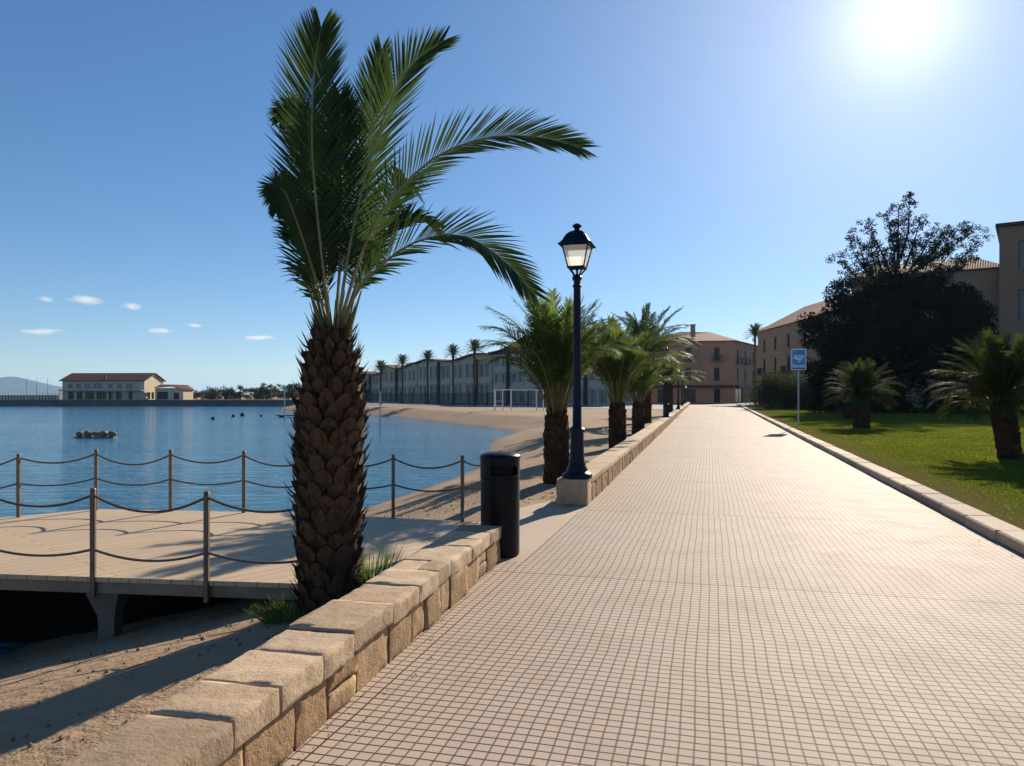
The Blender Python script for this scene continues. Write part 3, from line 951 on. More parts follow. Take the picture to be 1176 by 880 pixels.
def scale_trunk(mb, prof, H, rows, per, seed, bulge=0.035, spine=0.5, mats=(0, 1, 2), z0=0.0, lean=(0, 0)):
    """column of old leaf bases set in spirals: each a shield that stands out and up from the stem"""
    rr = random.Random(seed)
    def rad(t):
        for (t0, r0), (t1, r1) in zip(prof[:-1], prof[1:]):
            if t0 <= t <= t1:
                return r0 + (r1 - r0) * (t - t0) / (t1 - t0)
        return prof[-1][1]
    def ctr(t):
        return Vector((lean[0] * t, lean[1] * t, 0))
    core = []
    n = 20
    vs, fs = [], []
    RN = 24
    for i in range(RN + 1):
        t = i / RN
        for k in range(n):
            a = 2 * math.pi * k / n
            r_ = (rad(t) - bulge) * (1 + 0.03 * noise.noise(Vector((math.cos(a) * 2, math.sin(a) * 2, t * 9))))
            p = ctr(t) + Vector((r_ * math.cos(a), r_ * math.sin(a), z0 + t * H))
            vs.append(p)
    for i in range(RN):
        for k in range(n):
            j = (k + 1) % n
            fs.append((i * n + k, i * n + j, (i + 1) * n + j, (i + 1) * n + k))
    fs.append(tuple(RN * n + k for k in range(n)))
    mb.add(vs, fs, mats[0], True)
    dz = H / rows
    for i in range(rows):
        for k in range(per):
            a = 2 * math.pi * (k + 0.5 * (i % 2) + 0.06 * math.sin(i)) / per + rr.gauss(0, 0.05)
            t = (i + 0.3 + rr.gauss(0, 0.10)) / rows
            if t < 0.0 or t > 0.985: continue
            r_ = rad(t)
            out = Vector((math.cos(a), math.sin(a), 0)); tan = Vector((-math.sin(a), math.cos(a), 0)); up = Vector((0, 0, 1))
            w_ = math.pi * 2 * r_ / per * rr.uniform(0.50, 0.68)
            hh = dz * rr.uniform(0.85, 1.4)
            bl = bulge * rr.uniform(0.6, 1.5)
            c0 = ctr(t) + out * (r_ - bulge) + up * (z0 + t * H)
            # shield outline: base wide, sides swelling, blunt top; top edge stands out most
            o1 = []
            for (x, yv, ot) in ((-0.75, -0.55, 0.15), (0, -0.85, 0.12), (0.75, -0.55, 0.15), (0.95, 0.05, 0.55), (0.55, 0.55, 0.95), (0, 0.78, 1.1), (-0.55, 0.55, 0.95), (-0.95, 0.05, 0.55)):
                o1.append((x, yv, ot))
            ring_b = [c0 + tan * (x * w_) + up * (yv * hh) - out * 0.01 for x, yv, ot in o1]
            ring_t = [c0 + tan * (x * w_ * 0.86) + up * (yv * hh * 0.88) + out * (bl * (0.35 + ot)) for x, yv, ot in o1]
            ring_i = [c0 + tan * (x * w_ * 0.45) + up * (yv * hh * 0.45 - 0.05 * hh) + out * (bl * (0.55 + 0.55 * ot + rr.gauss(0, .13))) for x, yv, ot in o1]
            cen = c0 + out * (bl * rr.uniform(.8, 1.2))
            fs = []
            for q in range(8):
                j = (q + 1) % 8
                fs.append((q, j, 8 + j, 8 + q))
            mb.add(ring_b + ring_t, fs, mats[0])
            fs = []
            for q in range(8):
                j = (q + 1) % 8
                fs += [(q, j, 8 + j, 8 + q), (8 + q, 8 + j, 16)]
            mb.add(ring_t + ring_i + [cen], fs, mats[2])
            # torn fibre and spiky remains at the upper corners
            for q in range(rr.choice((4, 5, 7)) if spine > 0 else 0):
                sx = rr.uniform(-1.0, 1.0)
                b0 = c0 + tan * (sx * w_) + up * (hh * rr.uniform(0.0, 0.6)) + out * (bl * 0.35)
                dd = (out * rr.uniform(0.5, 1.1) + up * rr.uniform(0.3, 1.0) + tan * (sx * 0.5 + rr.gauss(0, .25))).normalized()
                leaf_strip(mb, b0, dd, dd.cross(out + up * .3).normalized(), spine * rr.uniform(0.04, 0.15), 0.011 * (0.5 + spine), -0.6, mats[1], 2)

# --- the big palm by the deck
px_, py_ = -1.40, 5.62
big = thing('palm_tree', 'tall thick palm with shaggy scaled trunk and feather crown rising behind the near wall', 'palm tree', (px_, py_, -0.12), 0, 'palms along the promenade')
tk = MB()
scale_trunk(tk, [(0, .21), (.12, .218), (.4, .24), (.60, .252), (.75, .236), (.88, .192), (1, .12)], 2.16, 23, 11, 4, 0.040, 0.85, lean=(0.03, 0))
tr_ = tk.build('trunk', [M['trunk'], M['fibre'], M['stub']], big, sharp=35)
CB = Vector((0.035, 0, 2.12))
FR = [  # curve (metres from the crown base), leaf length, sides, density of the low leaflets
    ([(0, 0, 0), (-0.07, -.04, .6), (-0.13, -.08, 1.37), (-0.11, -.1, 1.95), (-0.06, -.1, 2.28)], .46, (0.1, -1, .15), 1, .02),
    ([(.02, .02, 0), (.11, .2, .85), (.21, .36, 1.75), (.30, .42, 2.36)], .40, (-.15, -1, .1), 1, .02),
    ([(.03, 0, 0), (.12, .0, .6), (.25, -.02, 1.17), (.42, -.04, 1.7), (.60, -.05, 2.02), (.84, -.02, 2.22)], .43, (-.25, -1, .25), 1, .03),
    ([(.05, 0, .05), (.22, -.08, .55), (.42, -.14, .93), (.78, -.2, 1.27), (1.18, -.25, 1.41), (1.55, -.27, 1.41), (1.86, -.28, 1.33)], .41, (-.15, -.9, .48), 1, .06),
    ([(.06, 0, .05), (.2, -.1, .3), (.36, -.18, .46), (.65, -.28, .64), (1.0, -.36, .68), (1.3, -.4, .5), (1.52, -.42, .26)], .38, (-.1, -.8, .58), .8, .1),
    ([(-.03, .02, 0), (-.11, .2, .75), (-.25, .42, 1.42), (-.38, .50, 1.82), (-.48, .54, 1.93), (-.56, .56, 1.84)], .26, (.25, -1, .3), 1, .08),
    ([(-.02, 0, 0), (-.12, -.06, .45), (-.24, -.12, .85), (-.31, -.16, 1.04), (-.36, -.18, 1.05), (-.37, -.18, .90)], .19, (.35, -1, .35), 1, .12),
    ([(-.05, 0, 0), (-.14, .06, .32), (-.24, .10, .60), (-.31, .14, .82), (-.35, .15, .95)], .30, (.4, -.9, .5), .6, .35),
    ([(0, .03, 0), (-.2, .3, .5), (-.25, .6, 1.1), (-.2, .85, 1.62)], .42, (.1, -1, .3), 1, .03),
    ([(.04, .04, 0), (.2, .4, .7), (.3, .8, 1.2), (.4, 1.1, 1.5), (.44, 1.3, 1.48)], .42, (-.2, -1, .3), 1, .05),
    ([(.05, .02, 0), (.19, .15, .5), (.33, .35, .85), (.55, .55, 1.02), (.72, .7, .98)], .30, (-.2, -1, .5), .7, .1),
    ([(-.02, .02, 0), (-.12, .1, .7), (-.22, .2, 1.3), (-.26, .28, 1.78)], .40, (.2, -1, .2), 1, .02),
    ([(.02, .0, 0), (.06, .05, .8), (.05, .08, 1.4), (.04, .1, 1.85)], .42, (0, -1, .1), 1, .02),
    ([(.03, .05, 0), (.12, .45, .5), (.1, .95, .9), (.05, 1.4, 1.0), (0, 1.7, .85)], .40, (0, -.3, 1), .9, .1),
    ([(-.03, .05, 0), (-.18, .4, .6), (-.28, .75, 1.0), (-.34, 1.05, 1.2), (-.36, 1.25, 1.18)], .34, (.2, -.4, 1), .9, .1),
]
for k, (pts, L, nv, dl, dr) in enumerate(FR):
    f = frond_mb(pts, nv, 112, L, 0.0155, 100 + k, 0.20, 0.26, 50, 24, dr, 0.015, dens_low=dl)
    f.build('frond', [M['leaflet'], M['rachis_pale'] if k < 6 else M['rachis']], big, CB)
sp_ = MB()
rr = random.Random(21)
for i in range(22):
    a = rr.random() * 6.28; r_ = 0.10 * math.sqrt(rr.random())
    d = Vector((math.cos(a) * .3, math.sin(a) * .3, 1)).normalized()
    b = Vector((r_ * math.cos(a), r_ * math.sin(a), -0.12))
    L = rr.uniform(.22, .55)
    sp_.tube([b, b + d * L * .5, b + d * L], [.017, .012, .002], 5)
sp_.build('leaf_bases', M['rachis'], big, CB)

# --- smaller palms further on
def arch(elev, L, bend, n=6, twist=0.0):
    """rachis curve in the local XZ plane"""
    pts = [Vector((0, 0, 0))]
    e = R(elev)
    for i in range(n):
        pts.append(pts[-1] + Vector((math.cos(e), 0.0, math.sin(e))) * (L / n))
        e -= R(bend) * (0.35 + 1.3 * i / n) / n
    return pts
def frond_set(mat, L, leaf, w, pairs, seeds, specs, petiole):
    out = []
    for k, (el, ln, bend) in enumerate(specs):
        f = frond_mb(arch(el, L * ln, bend), (-0.6, 0, 1), pairs, leaf, w, seeds + k, petiole, 0.3, 52, 24, 0.32, 0.015 * L / 1.8)
        o = f.build('frond', [mat, M['rachis']])
        out.append(o)
    return out
SPEC = [(88, 1.0, 18), (82, 1.05, 34), (76, 1.0, 55), (68, 1.05, 80), (60, 1.0, 95), (50, .9, 100)]
def palm(label, loc, trunk_h, r, crown_L, nf, seed, mat, specs=SPEC, leaf=0.36, w=0.022, pairs=40, group='palms along the promenade', rows=12, per=9, protos=None, zero=0.0, bulge=0.03, spine=.35, petiole=0.22, lean=(0, 0), tilt=1.0):
    t = thing('palm_tree', label, 'palm tree', loc, 0, group)
    tk = MB()
    scale_trunk(tk, [(0, r * 1.05), (.15, r), (.8, r * 1.02), (.95, r * .8), (1, r * .5)], trunk_h, rows, per, seed, bulge, spine, lean=lean)
    tk.build('trunk', [M['trunk'], M['fibre'], M['trunk']], t, sharp=35)
    rr = random.Random(seed)
    pr = protos or frond_set(mat, crown_L, leaf, w, pairs, seed * 10, specs, petiole)
    n = len(pr)
    for k in range(nf):
        u = k / nf
        src = pr[min(n - 1, int(u ** 0.85 * n))]
        o = src if (protos is None and src.parent is None) else src.copy()
        if o is not src: COL.objects.link(o)
        o.parent = t
        a = k * 2.39996 + rr.gauss(0, .15)
        rad_ = 0.05 + 0.3 * r * u
        o.location = (lean[0] + rad_ * math.cos(a), lean[1] + rad_ * math.sin(a), trunk_h - 0.08 - 0.10 * u)
        o.rotation_euler = (rr.gauss(0, .07), rr.gauss(0, .07) * tilt, a)
        s_ = rr.uniform(.9, 1.1)
        o.scale = (s_, s_, s_)
    if protos is None:
        for q in pr:
            if q.parent is None: bpy.data.objects.remove(q)
    return t
palm('light green palm with scaly trunk rooted in the sand left of the nearest lamp', (0.80, 13.3, ground_at(.8, 13.3)), 1.32, .215, 2.05, 56, 5, M['leaflet_light'], leaf=.44, w=.020, pairs=70,
     specs=[(88, 1.0, 24), (85, 1.05, 52), (81, 1.08, 82), (78, 1.05, 108), (74, 1.0, 125)], petiole=.3)
palm('broad palm drooping over the long wall, just right of the nearest lamp', (3.12, 21.9, ground_at(3.1, 21.9)), 1.36, .245, 2.6, 52, 6, M['leaflet_light'], leaf=.54, w=.027, pairs=70, petiole=.3,
     specs=[(87, .95, 40), (83, 1.05, 75), (79, 1.12, 105), (75, 1.12, 125), (70, 1.05, 135)])
palm('short palm with narrow dark trunk in front of the tall arching one', (5.10, 29.9, -.05), 1.3, .24, 2.1, 38, 8, M['leaflet_light'], leaf=.5, w=.031, pairs=54, petiole=.3,
     specs=[(84, .95, 30), (78, 1.0, 50), (70, 1.0, 75), (62, 1.0, 95)])
palm('tallest palm of the row with high dark arching fronds over a stout trunk', (7.35, 41.0, -.05), 3.2, .36, 3.3, 42, 9, M['leaflet'], leaf=.6, w=.042, pairs=58, rows=16, petiole=.14,
     specs=[(87, 1.0, 20), (78, 1.1, 60), (68, 1.15, 100), (58, 1.15, 130), (44, 1.0, 130)])
palm('last palm of the row before the beige house, olive crown beside the second lamp', (11.6, 55, -.05), 2.4, .35, 2.6, 36, 12, M['leaflet_light'], leaf=.6, w=.042, pairs=42, petiole=.16,
     specs=[(84, 1.0, 25), (74, 1.05, 55), (62, 1.1, 85), (48, 1.1, 100), (30, 1.0, 90)])

# --- palms on the lawn: fuller, stiff fans
def lx(X, Y): return (X, Y, 0.09)
SPF = [(88, 1.0, 20), (79, 1.05, 45), (68, 1.05, 75), (56, 1.0, 95), (42, .95, 105), (24, .8, 95)]
palm('leaning palm with stout trunk and wide dull crown at the right edge of the lawn', lx(11.25, 16.7), 1.32, .235, 1.6, 92, 14, M['leaflet_dull'], SPF, .42, .022, 40, 'palms on the lawn', 11, 9, petiole=.22, lean=(-.22, 0))
palm('low bushy palm with dark trunk standing on the lawn near the blue sign', lx(15.3, 32.4), 1.30, .33, 1.65, 88, 15, M['leaflet_dull'], SPF, .5, .034, 32, 'palms on the lawn', 9, 9, petiole=.2)
palm('small shaded palm half hidden behind the bushy lawn palm', lx(20.3, 44.5), 1.2, .36, 1.9, 34, 16, M['leaflet_dull'], SPF, .5, .04, 22, 'palms on the lawn', 8, 8, petiole=.28)

# --- thin palms in front of the seafront row
FARP = [(-20.4, 115.0, 5.95, 'farthest left of the six slim palms on the beach, beside the pole in the water'), (-17.9, 121.0, 7.2, 'second slim palm from the left, before the far grey block'), (-13.2, 116.0, 7.6, 'third slim palm from the left, before the grey seafront row'),
        (-8.5, 107.0, 7.9, 'fourth slim palm from the left, before the grey seafront row'), (-5.0, 99.0, 8.05, 'fifth slim palm from the left, nearest the arched roof'), (39.1, 119.0, 11.6, 'slim palm standing between the beige house and the orange roofed house')]
pr = None
for k, (x, y, hgt, lab) in enumerate(FARP):
    t = thing('palm_tree', lab, 'palm tree', (x, y, ground_at(x, y)), 0, 'slim palms along the seafront')
    tk = MB()
    sc = y / 110
    tk.tube([(0, 0, -.2), (.03, 0, hgt * .3), (-.02, .05, hgt * .7), (0, 0, hgt - .55)], [.24, .17, .155, .19], 9)
    tk.build('trunk', M['bark'], t)
    if pr is None:
        pr = MB()
        rr = random.Random(31)
        for q in range(46):
            el = 85 - 95 * (q / 46) ** 1.1
            f = frond_mb(arch(el, 1.35 + .25 * rr.random(), 50), (-.6, 0, 1), 16, .36, .05, 400 + q, .2, .3, 50, 25, .1, .02)
            a = q * 2.4
            ca, sa = math.cos(a), math.sin(a)
            pr.add([(x_ * ca - y_ * sa, x_ * sa + y_ * ca, z_) for x_, y_, z_ in f.v], f.f)
        cr = pr.build('crown', M['leaflet'], t, (0, 0, hgt - .6))
        pr = cr
    else:
        cr = pr.copy(); COL.objects.link(cr); cr.parent = t
        cr.location = (0, 0, hgt - .6); cr.rotation_euler = (0, 0, k * 1.3)
    s_ = 1.15 if k < 5 else 1.45
    cr.scale = (s_, s_, s_)

# grass tufts at the foot of the big palm
def tuft(label, loc, n, L, spread, seed, rad):
    rr = random.Random(seed)
    mb = MB()
    for i in range(n):
        a = rr.random() * 6.28; q = rad * math.sqrt(rr.random())
        b = Vector((q * math.cos(a), q * math.sin(a), -.02))
        a2 = a + rr.gauss(0, .6)
        d = Vector((math.cos(a2) * spread * rr.uniform(.2, 1.1), math.sin(a2) * spread * rr.uniform(.2, 1.1), 1)).normalized()
        wd = d.cross(Vector((rr.gauss(0, 1), rr.gauss(0, 1), .2))).normalized()
        leaf_strip(mb, b, d, wd, L * rr.uniform(.5, 1.1), .007, .25 * rr.random())
    return tag(mb.build('grass_tuft', M['tuft'], loc=loc), label, 'grass tuft', 'grass tufts at the big palm')
tuft('low sprawling grass tuft left of the big palm trunk', (-1.66, 5.50, ground_at(-1.66, 5.5)), 420, .22, 1.3, 1, .17)
tuft('upright bright grass tuft right of the big palm trunk', (-1.10, 5.80, ground_at(-1.10, 5.80)), 420, .56, .75, 2, .10)

# ------------------------------------------------------------------ litter bin
bn = thing('litter_bin', 'cylindrical black litter bin with domed lid and side slot standing at the wall end', 'litter bin', (-0.115, 7.18, 0), R(8))
b = MB()
b.lathe([(.168, 0), (.182, .004), (.188, .02), (.190, .74)], n=48)
b.build('body', M['bin'], bn)
# hood ring with a real slot cut through it
hd = MB()
n = 64
zs = [.744, .775, .865, .93]
slot0, slot1 = R(-122), R(-42)
ring = []
for z_ in zs:
    for k in range(n):
        a = 2 * math.pi * k / n
        ring.append((.193 * math.cos(a), .193 * math.sin(a), z_))
fs = []
for i in range(3):
    for k in range(n):
        am = 2 * math.pi * (k + .5) / n
        if am > math.pi: am -= 2 * math.pi
        if i == 1 and slot0 < am < slot1: continue
        j = (k + 1) % n
        fs.append((i * n + k, i * n + j, (i + 1) * n + j, (i + 1) * n + k))
hd.add(ring, fs, 0, True)
ring = [(.186 * math.cos(2 * math.pi * k / n), .186 * math.sin(2 * math.pi * k / n), z_) for z_ in zs for k in range(n)]
hd.add(ring, [tuple(reversed(f)) for f in fs], 0, True)
hood = hd.build('hood', M['bin'], bn)
inn = MB()
inn.lathe([(.15, .70), (.15, .93)], n=32)
inn.build('liner', M['hollow'], bn)
ft = MB()
ft.tube([(.194 * math.cos(a), .194 * math.sin(a), .773) for a in np.linspace(slot0 - .02, slot1 + .02, 18)], .007, 8)
ft.tube([(.194 * math.cos(a), .194 * math.sin(a), .866) for a in np.linspace(slot0 - .02, slot1 + .02, 18)], .005, 8)
ft.build('slot_lip', M['bin'], bn)
ld = MB()
ld.lathe([(.196, .93), (.200, .937), (.200, .950), (.192, .962), (.17, .976), (.13, .988), (.07, .995), (.01, .997)], n=48)
ld.build('lid', M['bin'], bn)

# ------------------------------------------------------------------ street lamps
lamp = thing('street_lamp', 'nearest tall street lamp with glazed lantern on the plinth at the wall end', 'street lamp', (0.925, 10.52, 0.364), -TH, 'street lamps on the long wall')
b = MB()
b.lathe([(.205, 0), (.215, .012), (.215, .045), (.195, .07), (.165, .085), (.150, .10), (.150, .125), (.125, .17), (.118, .22)], n=32)
b.build('base', M['black_iron'], lamp)
p = MB()
p.lathe([(.112, .215), (.102, .30), (.094, .60), (.094, .645), (.108, .655), (.108, .695), (.09, .71), (.066, .74), (.060, 1.2), (.053, 2.50), (.050, 2.70), (.062, 2.71), (.064, 2.735), (.048, 2.75), (.05, 2.80),
         (.068, 2.815), (.070, 2.85), (.05, 2.875), (.03, 2.89)], n=24)
p.build('pole', M['black_iron'], lamp)
ZB, ZT = 2.985, 3.29
hb_, ht_ = .112, .182
fr = MB()
for sx in (-1, 1):
    for sy in (-1, 1):
        fr.tube([(sx * .035, sy * .035, 2.85), (sx * .05, sy * .05, 2.90), (sx * hb_, sy * hb_, ZB)], [.013, .011, .012], 6)
        fr.tube([(sx * hb_, sy * hb_, ZB), (sx * ht_, sy * ht_, ZT)], .011, 6)
fr.tube([(0, 0, 2.87), (0, 0, ZB)], .016, 8)
fr.box((0, 0, ZB), (2 * hb_ + .03, 2 * hb_ + .03, .022), bev=.004)
for s_ in (-1, 1):
    fr.box((0, s_ * ht_, ZT), (2 * ht_ + .03, .024, .024)); fr.box((s_ * ht_, 0, ZT), (.024, 2 * ht_ - .026, .024))
fr.build('lantern_frame', M['black_iron'], lamp)
for k in range(4):
    g_ = MB()
    a, bz = hb_ - .006, ht_ - .006
    g_.quad((-a, -a, ZB + .012), (a, -a, ZB + .012), (bz, -bz, ZT - .012), (-bz, -bz, ZT - .012))
    g_.build('pane', M['opal'], lamp, rz=k * math.pi / 2)
rf = MB()
q2 = math.sqrt(2)
rf.lathe([(.235 * q2, 3.295), (.238 * q2, 3.303), (.205 * q2, 3.325), (.178 * q2, 3.36), (.155 * q2, 3.41), (.125 * q2, 3.455), (.085 * q2, 3.49), (.055 * q2, 3.505)], n=4, smooth=False, a0=R(45))
roof_ = rf.build('lantern_roof', M['black_iron'], lamp)
fi = MB()
fi.lathe([(.05, 3.50), (.042, 3.52), (.04, 3.55), (.066, 3.565), (.07, 3.58), (.05, 3.60), (.015, 3.615)], n=20)
fi.build('finial', M['black_iron'], roof_)
for x, y, lab in ((8.02, 38.4, 'second street lamp along the wall, in front of the olive palm crown'), (13.15, 58.5, 'third street lamp along the wall, small against the beige house'),
                  (18.05, 78.5, 'fourth street lamp along the wall, close beside the third lamp'), (23.4, 99.5, 'farthest street lamp at the end of the long wall')):
    c = copy_tree(lamp)
    c.location = (x, y, 0.362)
    c['label'] = lab
    if y > 90: c.scale = (.7, .7, .7)

# ------------------------------------------------------------------ sign
sg = thing('road_sign', 'blue rectangular sign with white symbol on a thin pole at the lawn edge', 'sign', (13.2, 34.1, 0.06), R(-12))
p = MB(); p.tube([(0, 0, 0), (0, 0, 3.58)], .036, 10); p.build('pole', M['steel'], sg)
def rrect(mb, w_, h_, r_, y0, y1, zc, mat=0):
    o = []
    for cx, cz, a0 in ((w_ / 2 - r_, h_ / 2 - r_, 0), (-w_ / 2 + r_, h_ / 2 - r_, 90), (-w_ / 2 + r_, -h_ / 2 + r_, 180), (w_ / 2 - r_, -h_ / 2 + r_, 270)):
        for k in range(5):
            a = R(a0 + 22.5 * k)
            o.append((cx + r_ * math.cos(a), zc + cz + r_ * math.sin(a)))
    n_ = len(o)
    vs = [(x, y0, z_) for x, z_ in o] + [(x, y1, z_) for x, z_ in o]
    fs = [tuple(range(n_)), tuple(range(2 * n_ - 1, n_ - 1, -1))]
    for i in range(n_):
        j = (i + 1) % n_
        fs.append((j, i, n_ + i, n_ + j))
    mb.add(vs, fs, mat)
ZC = 3.10
p = MB(); rrect(p, .66, .98, .06, -.062, -.040, ZC); pan_ = p.build('panel', M['sign_white'], sg)
p = MB(); rrect(p, .56, .80, .03, -.0655, -.0625, ZC + .03); p.build('blue_field', M['sign_blue'], pan_)
p = MB()
def poly(mb, pts, y0=-.069, y1=-.066):
    n_ = len(pts)
    vs = [(x, y0, ZC + z_) for x, z_ in pts] + [(x, y1, ZC + z_) for x, z_ in pts]
    fs = [tuple(range(n_)), tuple(range(2 * n_ - 1, n_ - 1, -1))] + [((i + 1) % n_, i, n_ + i, n_ + (i + 1) % n_) for i in range(n_)]
    mb.add(vs, fs)
poly(p, [(-.20, .02), (-.11, 0), (-.07, -.03), (.05, -.07), (.10, -.07), (.13, .02), (.19, .06), (.22, .15), (.20, .19), (-.17, .19), (-.21, .15)])
poly(p, [(-.09, -.13), (.06, -.13), (.08, -.10), (-.08, -.10)])
poly(p, [(-.25, -.335), (.25, -.335), (.25, -.25), (.0, -.275), (-.17, -.255), (-.25, -.21)])
p.build('symbol', M['sign_white'], pan_)
p = MB(); rrect(p, .56, .055, .01, -.0655, -.0625, ZC - .425); p.build('dark_strip', M['sign_dark'], pan_)
p = MB()
for x0, z0, w_ in ((-.12, .12, .07), (-.02, .115, .09), (.10, .12, .05), (-.05, .055, .10), (.06, .05, .06)):
    poly(p, [(x0, z0), (x0 + w_, z0), (x0 + w_ * .9, z0 + .03), (x0 + w_ * .1, z0 + .03)], -.0725, -.0695)
p.build('symbol_marks', M['sign_blue'], pan_)

# ------------------------------------------------------------------ trees and shrubs
def leaf_cloud(mb, centres, n, size, seed, flat=0.0):
    rr = np.random.default_rng(seed)
    cs = np.array([c[:3] for c in centres]); rs = np.array([c[3] for c in centres])
    wts = rs ** 2; wts = wts / wts.sum()
    ix = rr.choice(len(cs), n, p=wts)
    d = rr.normal(size=(n, 3)); d /= np.linalg.norm(d, axis=1)[:, None]
    rad = rr.random(n) ** 0.45
    p = cs[ix] + d * (rs[ix] * rad)[:, None] * np.array([1, 1, 0.8])
    a = rr.normal(size=(n, 3)); a /= np.linalg.norm(a, axis=1)[:, None]
    b = np.cross(a, rr.normal(size=(n, 3))); b /= np.linalg.norm(b, axis=1)[:, None]
    s = size * rr.uniform(.6, 1.3, n)
    l, w_ = a * s[:, None], b * (s * 0.42)[:, None]
    V_ = np.stack([p - l * .5, p + w_ * .5, p + l * .5, p - w_ * .5], 1).reshape(-1, 3)
    o = len(mb.v)
    mb.v.extend(map(tuple, V_.tolist()))
    mb.f.extend([[o + 4 * i, o + 4 * i + 1, o + 4 * i + 2, o + 4 * i + 3] for i in range(n)])
    mb.mi.extend([0] * n); mb.sm.extend([False] * n)

# dense dark tree
TX, TY = 31.2, 60
tree = thing('dense_tree', 'large dark spreading tree with dense rounded crown on the lawn', 'tree', (TX, TY, 0.08))
rr = random.Random(41)
t = MB()
t.tube([(0.2, 0, -.3), (.15, 0, 1.2), (.25, 0, 2.6), (.1, .1, 4.2)], [.62, .45, .42, .34], 12)
limbs = []
for i in range(13):
    a = i * 2.4; el = rr.uniform(.25, 1.1)
    L = rr.uniform(3.2, 6.0)
    b0 = Vector((.2, .05, rr.uniform(2.4, 4.0)))
    d = Vector((math.cos(a) * math.cos(el), math.sin(a) * math.cos(el) * .8, math.sin(el)))
    e = b0 + d * L
    t.tube([b0, b0 + d * L * .5 + Vector((0, 0, -.15)), e], [.2, .13, .05], 7)
    limbs.append(e)
t.build('trunk', M['bark'], tree)
cl = []
for i in range(150):
    a = rr.random() * 6.28; q = math.sqrt(rr.random())
    x, y = 7.3 * q * math.cos(a), 5.0 * q * math.sin(a)
    dome = math.sqrt(max(0, 1 - abs(q) ** 5))
    z_ = 2.9 + rr.random() ** .8 * (0.8 + 6.6 * dome)
    if x > 2: z_ = min(z_, 9.9 - (x - 2) * .2)
    cl.append((x + .1, y, z_, rr.uniform(.75, 1.5)))
for e in limbs: cl.append((e.x, e.y, e.z, 1.5))
for i in range(34):      # low skirt of the crown
    a = rr.random() * 6.28
    cl.append((6.2 * math.cos(a), 4.4 * math.sin(a), rr.uniform(1.9, 3.6), rr.uniform(.7, 1.1)))
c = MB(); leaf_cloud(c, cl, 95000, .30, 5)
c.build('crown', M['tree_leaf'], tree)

# taller feathery tree growing through and behind it
ft_ = thing('feathery_tree', 'taller loose feathery tree rising behind the dense dark tree', 'tree', (TX + 3.0, TY + 5.5, 0.08))
t = MB()
t.tube([(0, 0, -.3), (.1, 0, 4), (-.2, 0, 8), (-.3, 0, 11.5), (.2, 0, 15.6)], [.5, .4, .3, .18, .04], 10)
cl = []
rr = random.Random(52)
ends = [(1.0, 0, 19.0), (.2, .3, 18.1), (-1.2, -.3, 17.4), (-2.5, .4, 16.5), (-3.6, .2, 15.7), (-4.6, -.4, 14.8), (-5.3, .3, 13.8), (2.2, .5, 17.0), (3.0, -.5, 16.1), (4.4, .3, 15.6), (5.6, -.3, 15.9),
        (6.8, .3, 16.0), (7.3, .2, 15.2), (5.0, 0, 14.4), (-3.0, -1.2, 14.2), (0, 1.6, 15.4), (1.5, -1.4, 14.4), (3.8, 1.2, 14.4), (-1.6, 1.0, 15.0), (6.2, -1.0, 13.6)]
for (x, y, z_) in ends:
    b0 = Vector((x * .22, 0, max(6.5, z_ - rr.uniform(3.5, 5.5))))
    e = Vector((x, y, z_))
    mid = b0.lerp(e, .5) + Vector((rr.gauss(0, .2), rr.gauss(0, .2), -.4))
    t.tube([b0, mid, e], [.13, .08, .02], 6)
    for q in range(22):
        u = .3 + .74 * q / 21
        p0 = b0.lerp(mid, u * 2) if u < .5 else mid.lerp(e, (u - .5) * 2)
        cl.append((p0.x + rr.gauss(0, .35), p0.y + rr.gauss(0, .35), p0.z + rr.gauss(0, .3) + .1, rr.uniform(.2, .55)))
for i in range(26):
    cl.append((rr.gauss(-1.5, 2.3), rr.gauss(0, 1.2), rr.uniform(9.5, 12.2), rr.uniform(.6, 1.1)))
t.build('trunk', M['bark'], ft_)
c = MB(); leaf_cloud(c, cl, 26000, .21, 6)
c.build('crown', M['tree_leaf_loose'], ft_)

def shrub(label, loc, sx, sy, sz, n, size, seed, mat='shrub', name='shrub', group='shrubs along the back of the lawn', cat='shrub'):
    rr = random.Random(seed)
    t = thing(name, label, cat, loc, 0, group)
    cl = []
    for i in range(46):
        a = rr.random() * 6.28; q = math.sqrt(rr.random())
        dome = math.sqrt(max(0, 1 - q ** 2.6))
        cl.append((sx * .88 * q * math.cos(a), sy * .88 * q * math.sin(a), .12 * sz + rr.random() * sz * .82 * dome, rr.uniform(.10, .19) * (sx + sz)))
    c = MB(); leaf_cloud(c, cl, n, size, seed)
    c.build('foliage', M[mat], t)
    st = MB()
    for i in range(6):
        a = i * 1.05
        st.tube([(0.1 * math.cos(a), .1 * math.sin(a), -.1), (.35 * sx * math.cos(a), .35 * sy * math.sin(a), sz * .6)], [.06, .03], 5)
    st.build('stems', M['bark'], t)
    return t
shrub('rounded green shrub clipped to a dome behind the blue sign', (27.6, 74.5, .08), 3.7, 2.6, 4.2, 20000, .20, 61)
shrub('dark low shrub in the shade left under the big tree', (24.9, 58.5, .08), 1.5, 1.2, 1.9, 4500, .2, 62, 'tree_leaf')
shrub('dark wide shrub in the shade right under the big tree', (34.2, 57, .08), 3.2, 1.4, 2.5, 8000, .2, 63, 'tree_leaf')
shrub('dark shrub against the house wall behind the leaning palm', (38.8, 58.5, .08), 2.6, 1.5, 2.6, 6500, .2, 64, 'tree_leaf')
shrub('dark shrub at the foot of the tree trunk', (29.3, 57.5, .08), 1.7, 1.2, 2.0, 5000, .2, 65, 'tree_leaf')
shrub('dark shrub standing below the tall block at the picture edge', (43.2, 59.5, .08), 2.2, 1.5, 2.7, 5500, .2, 66, 'tree_leaf')

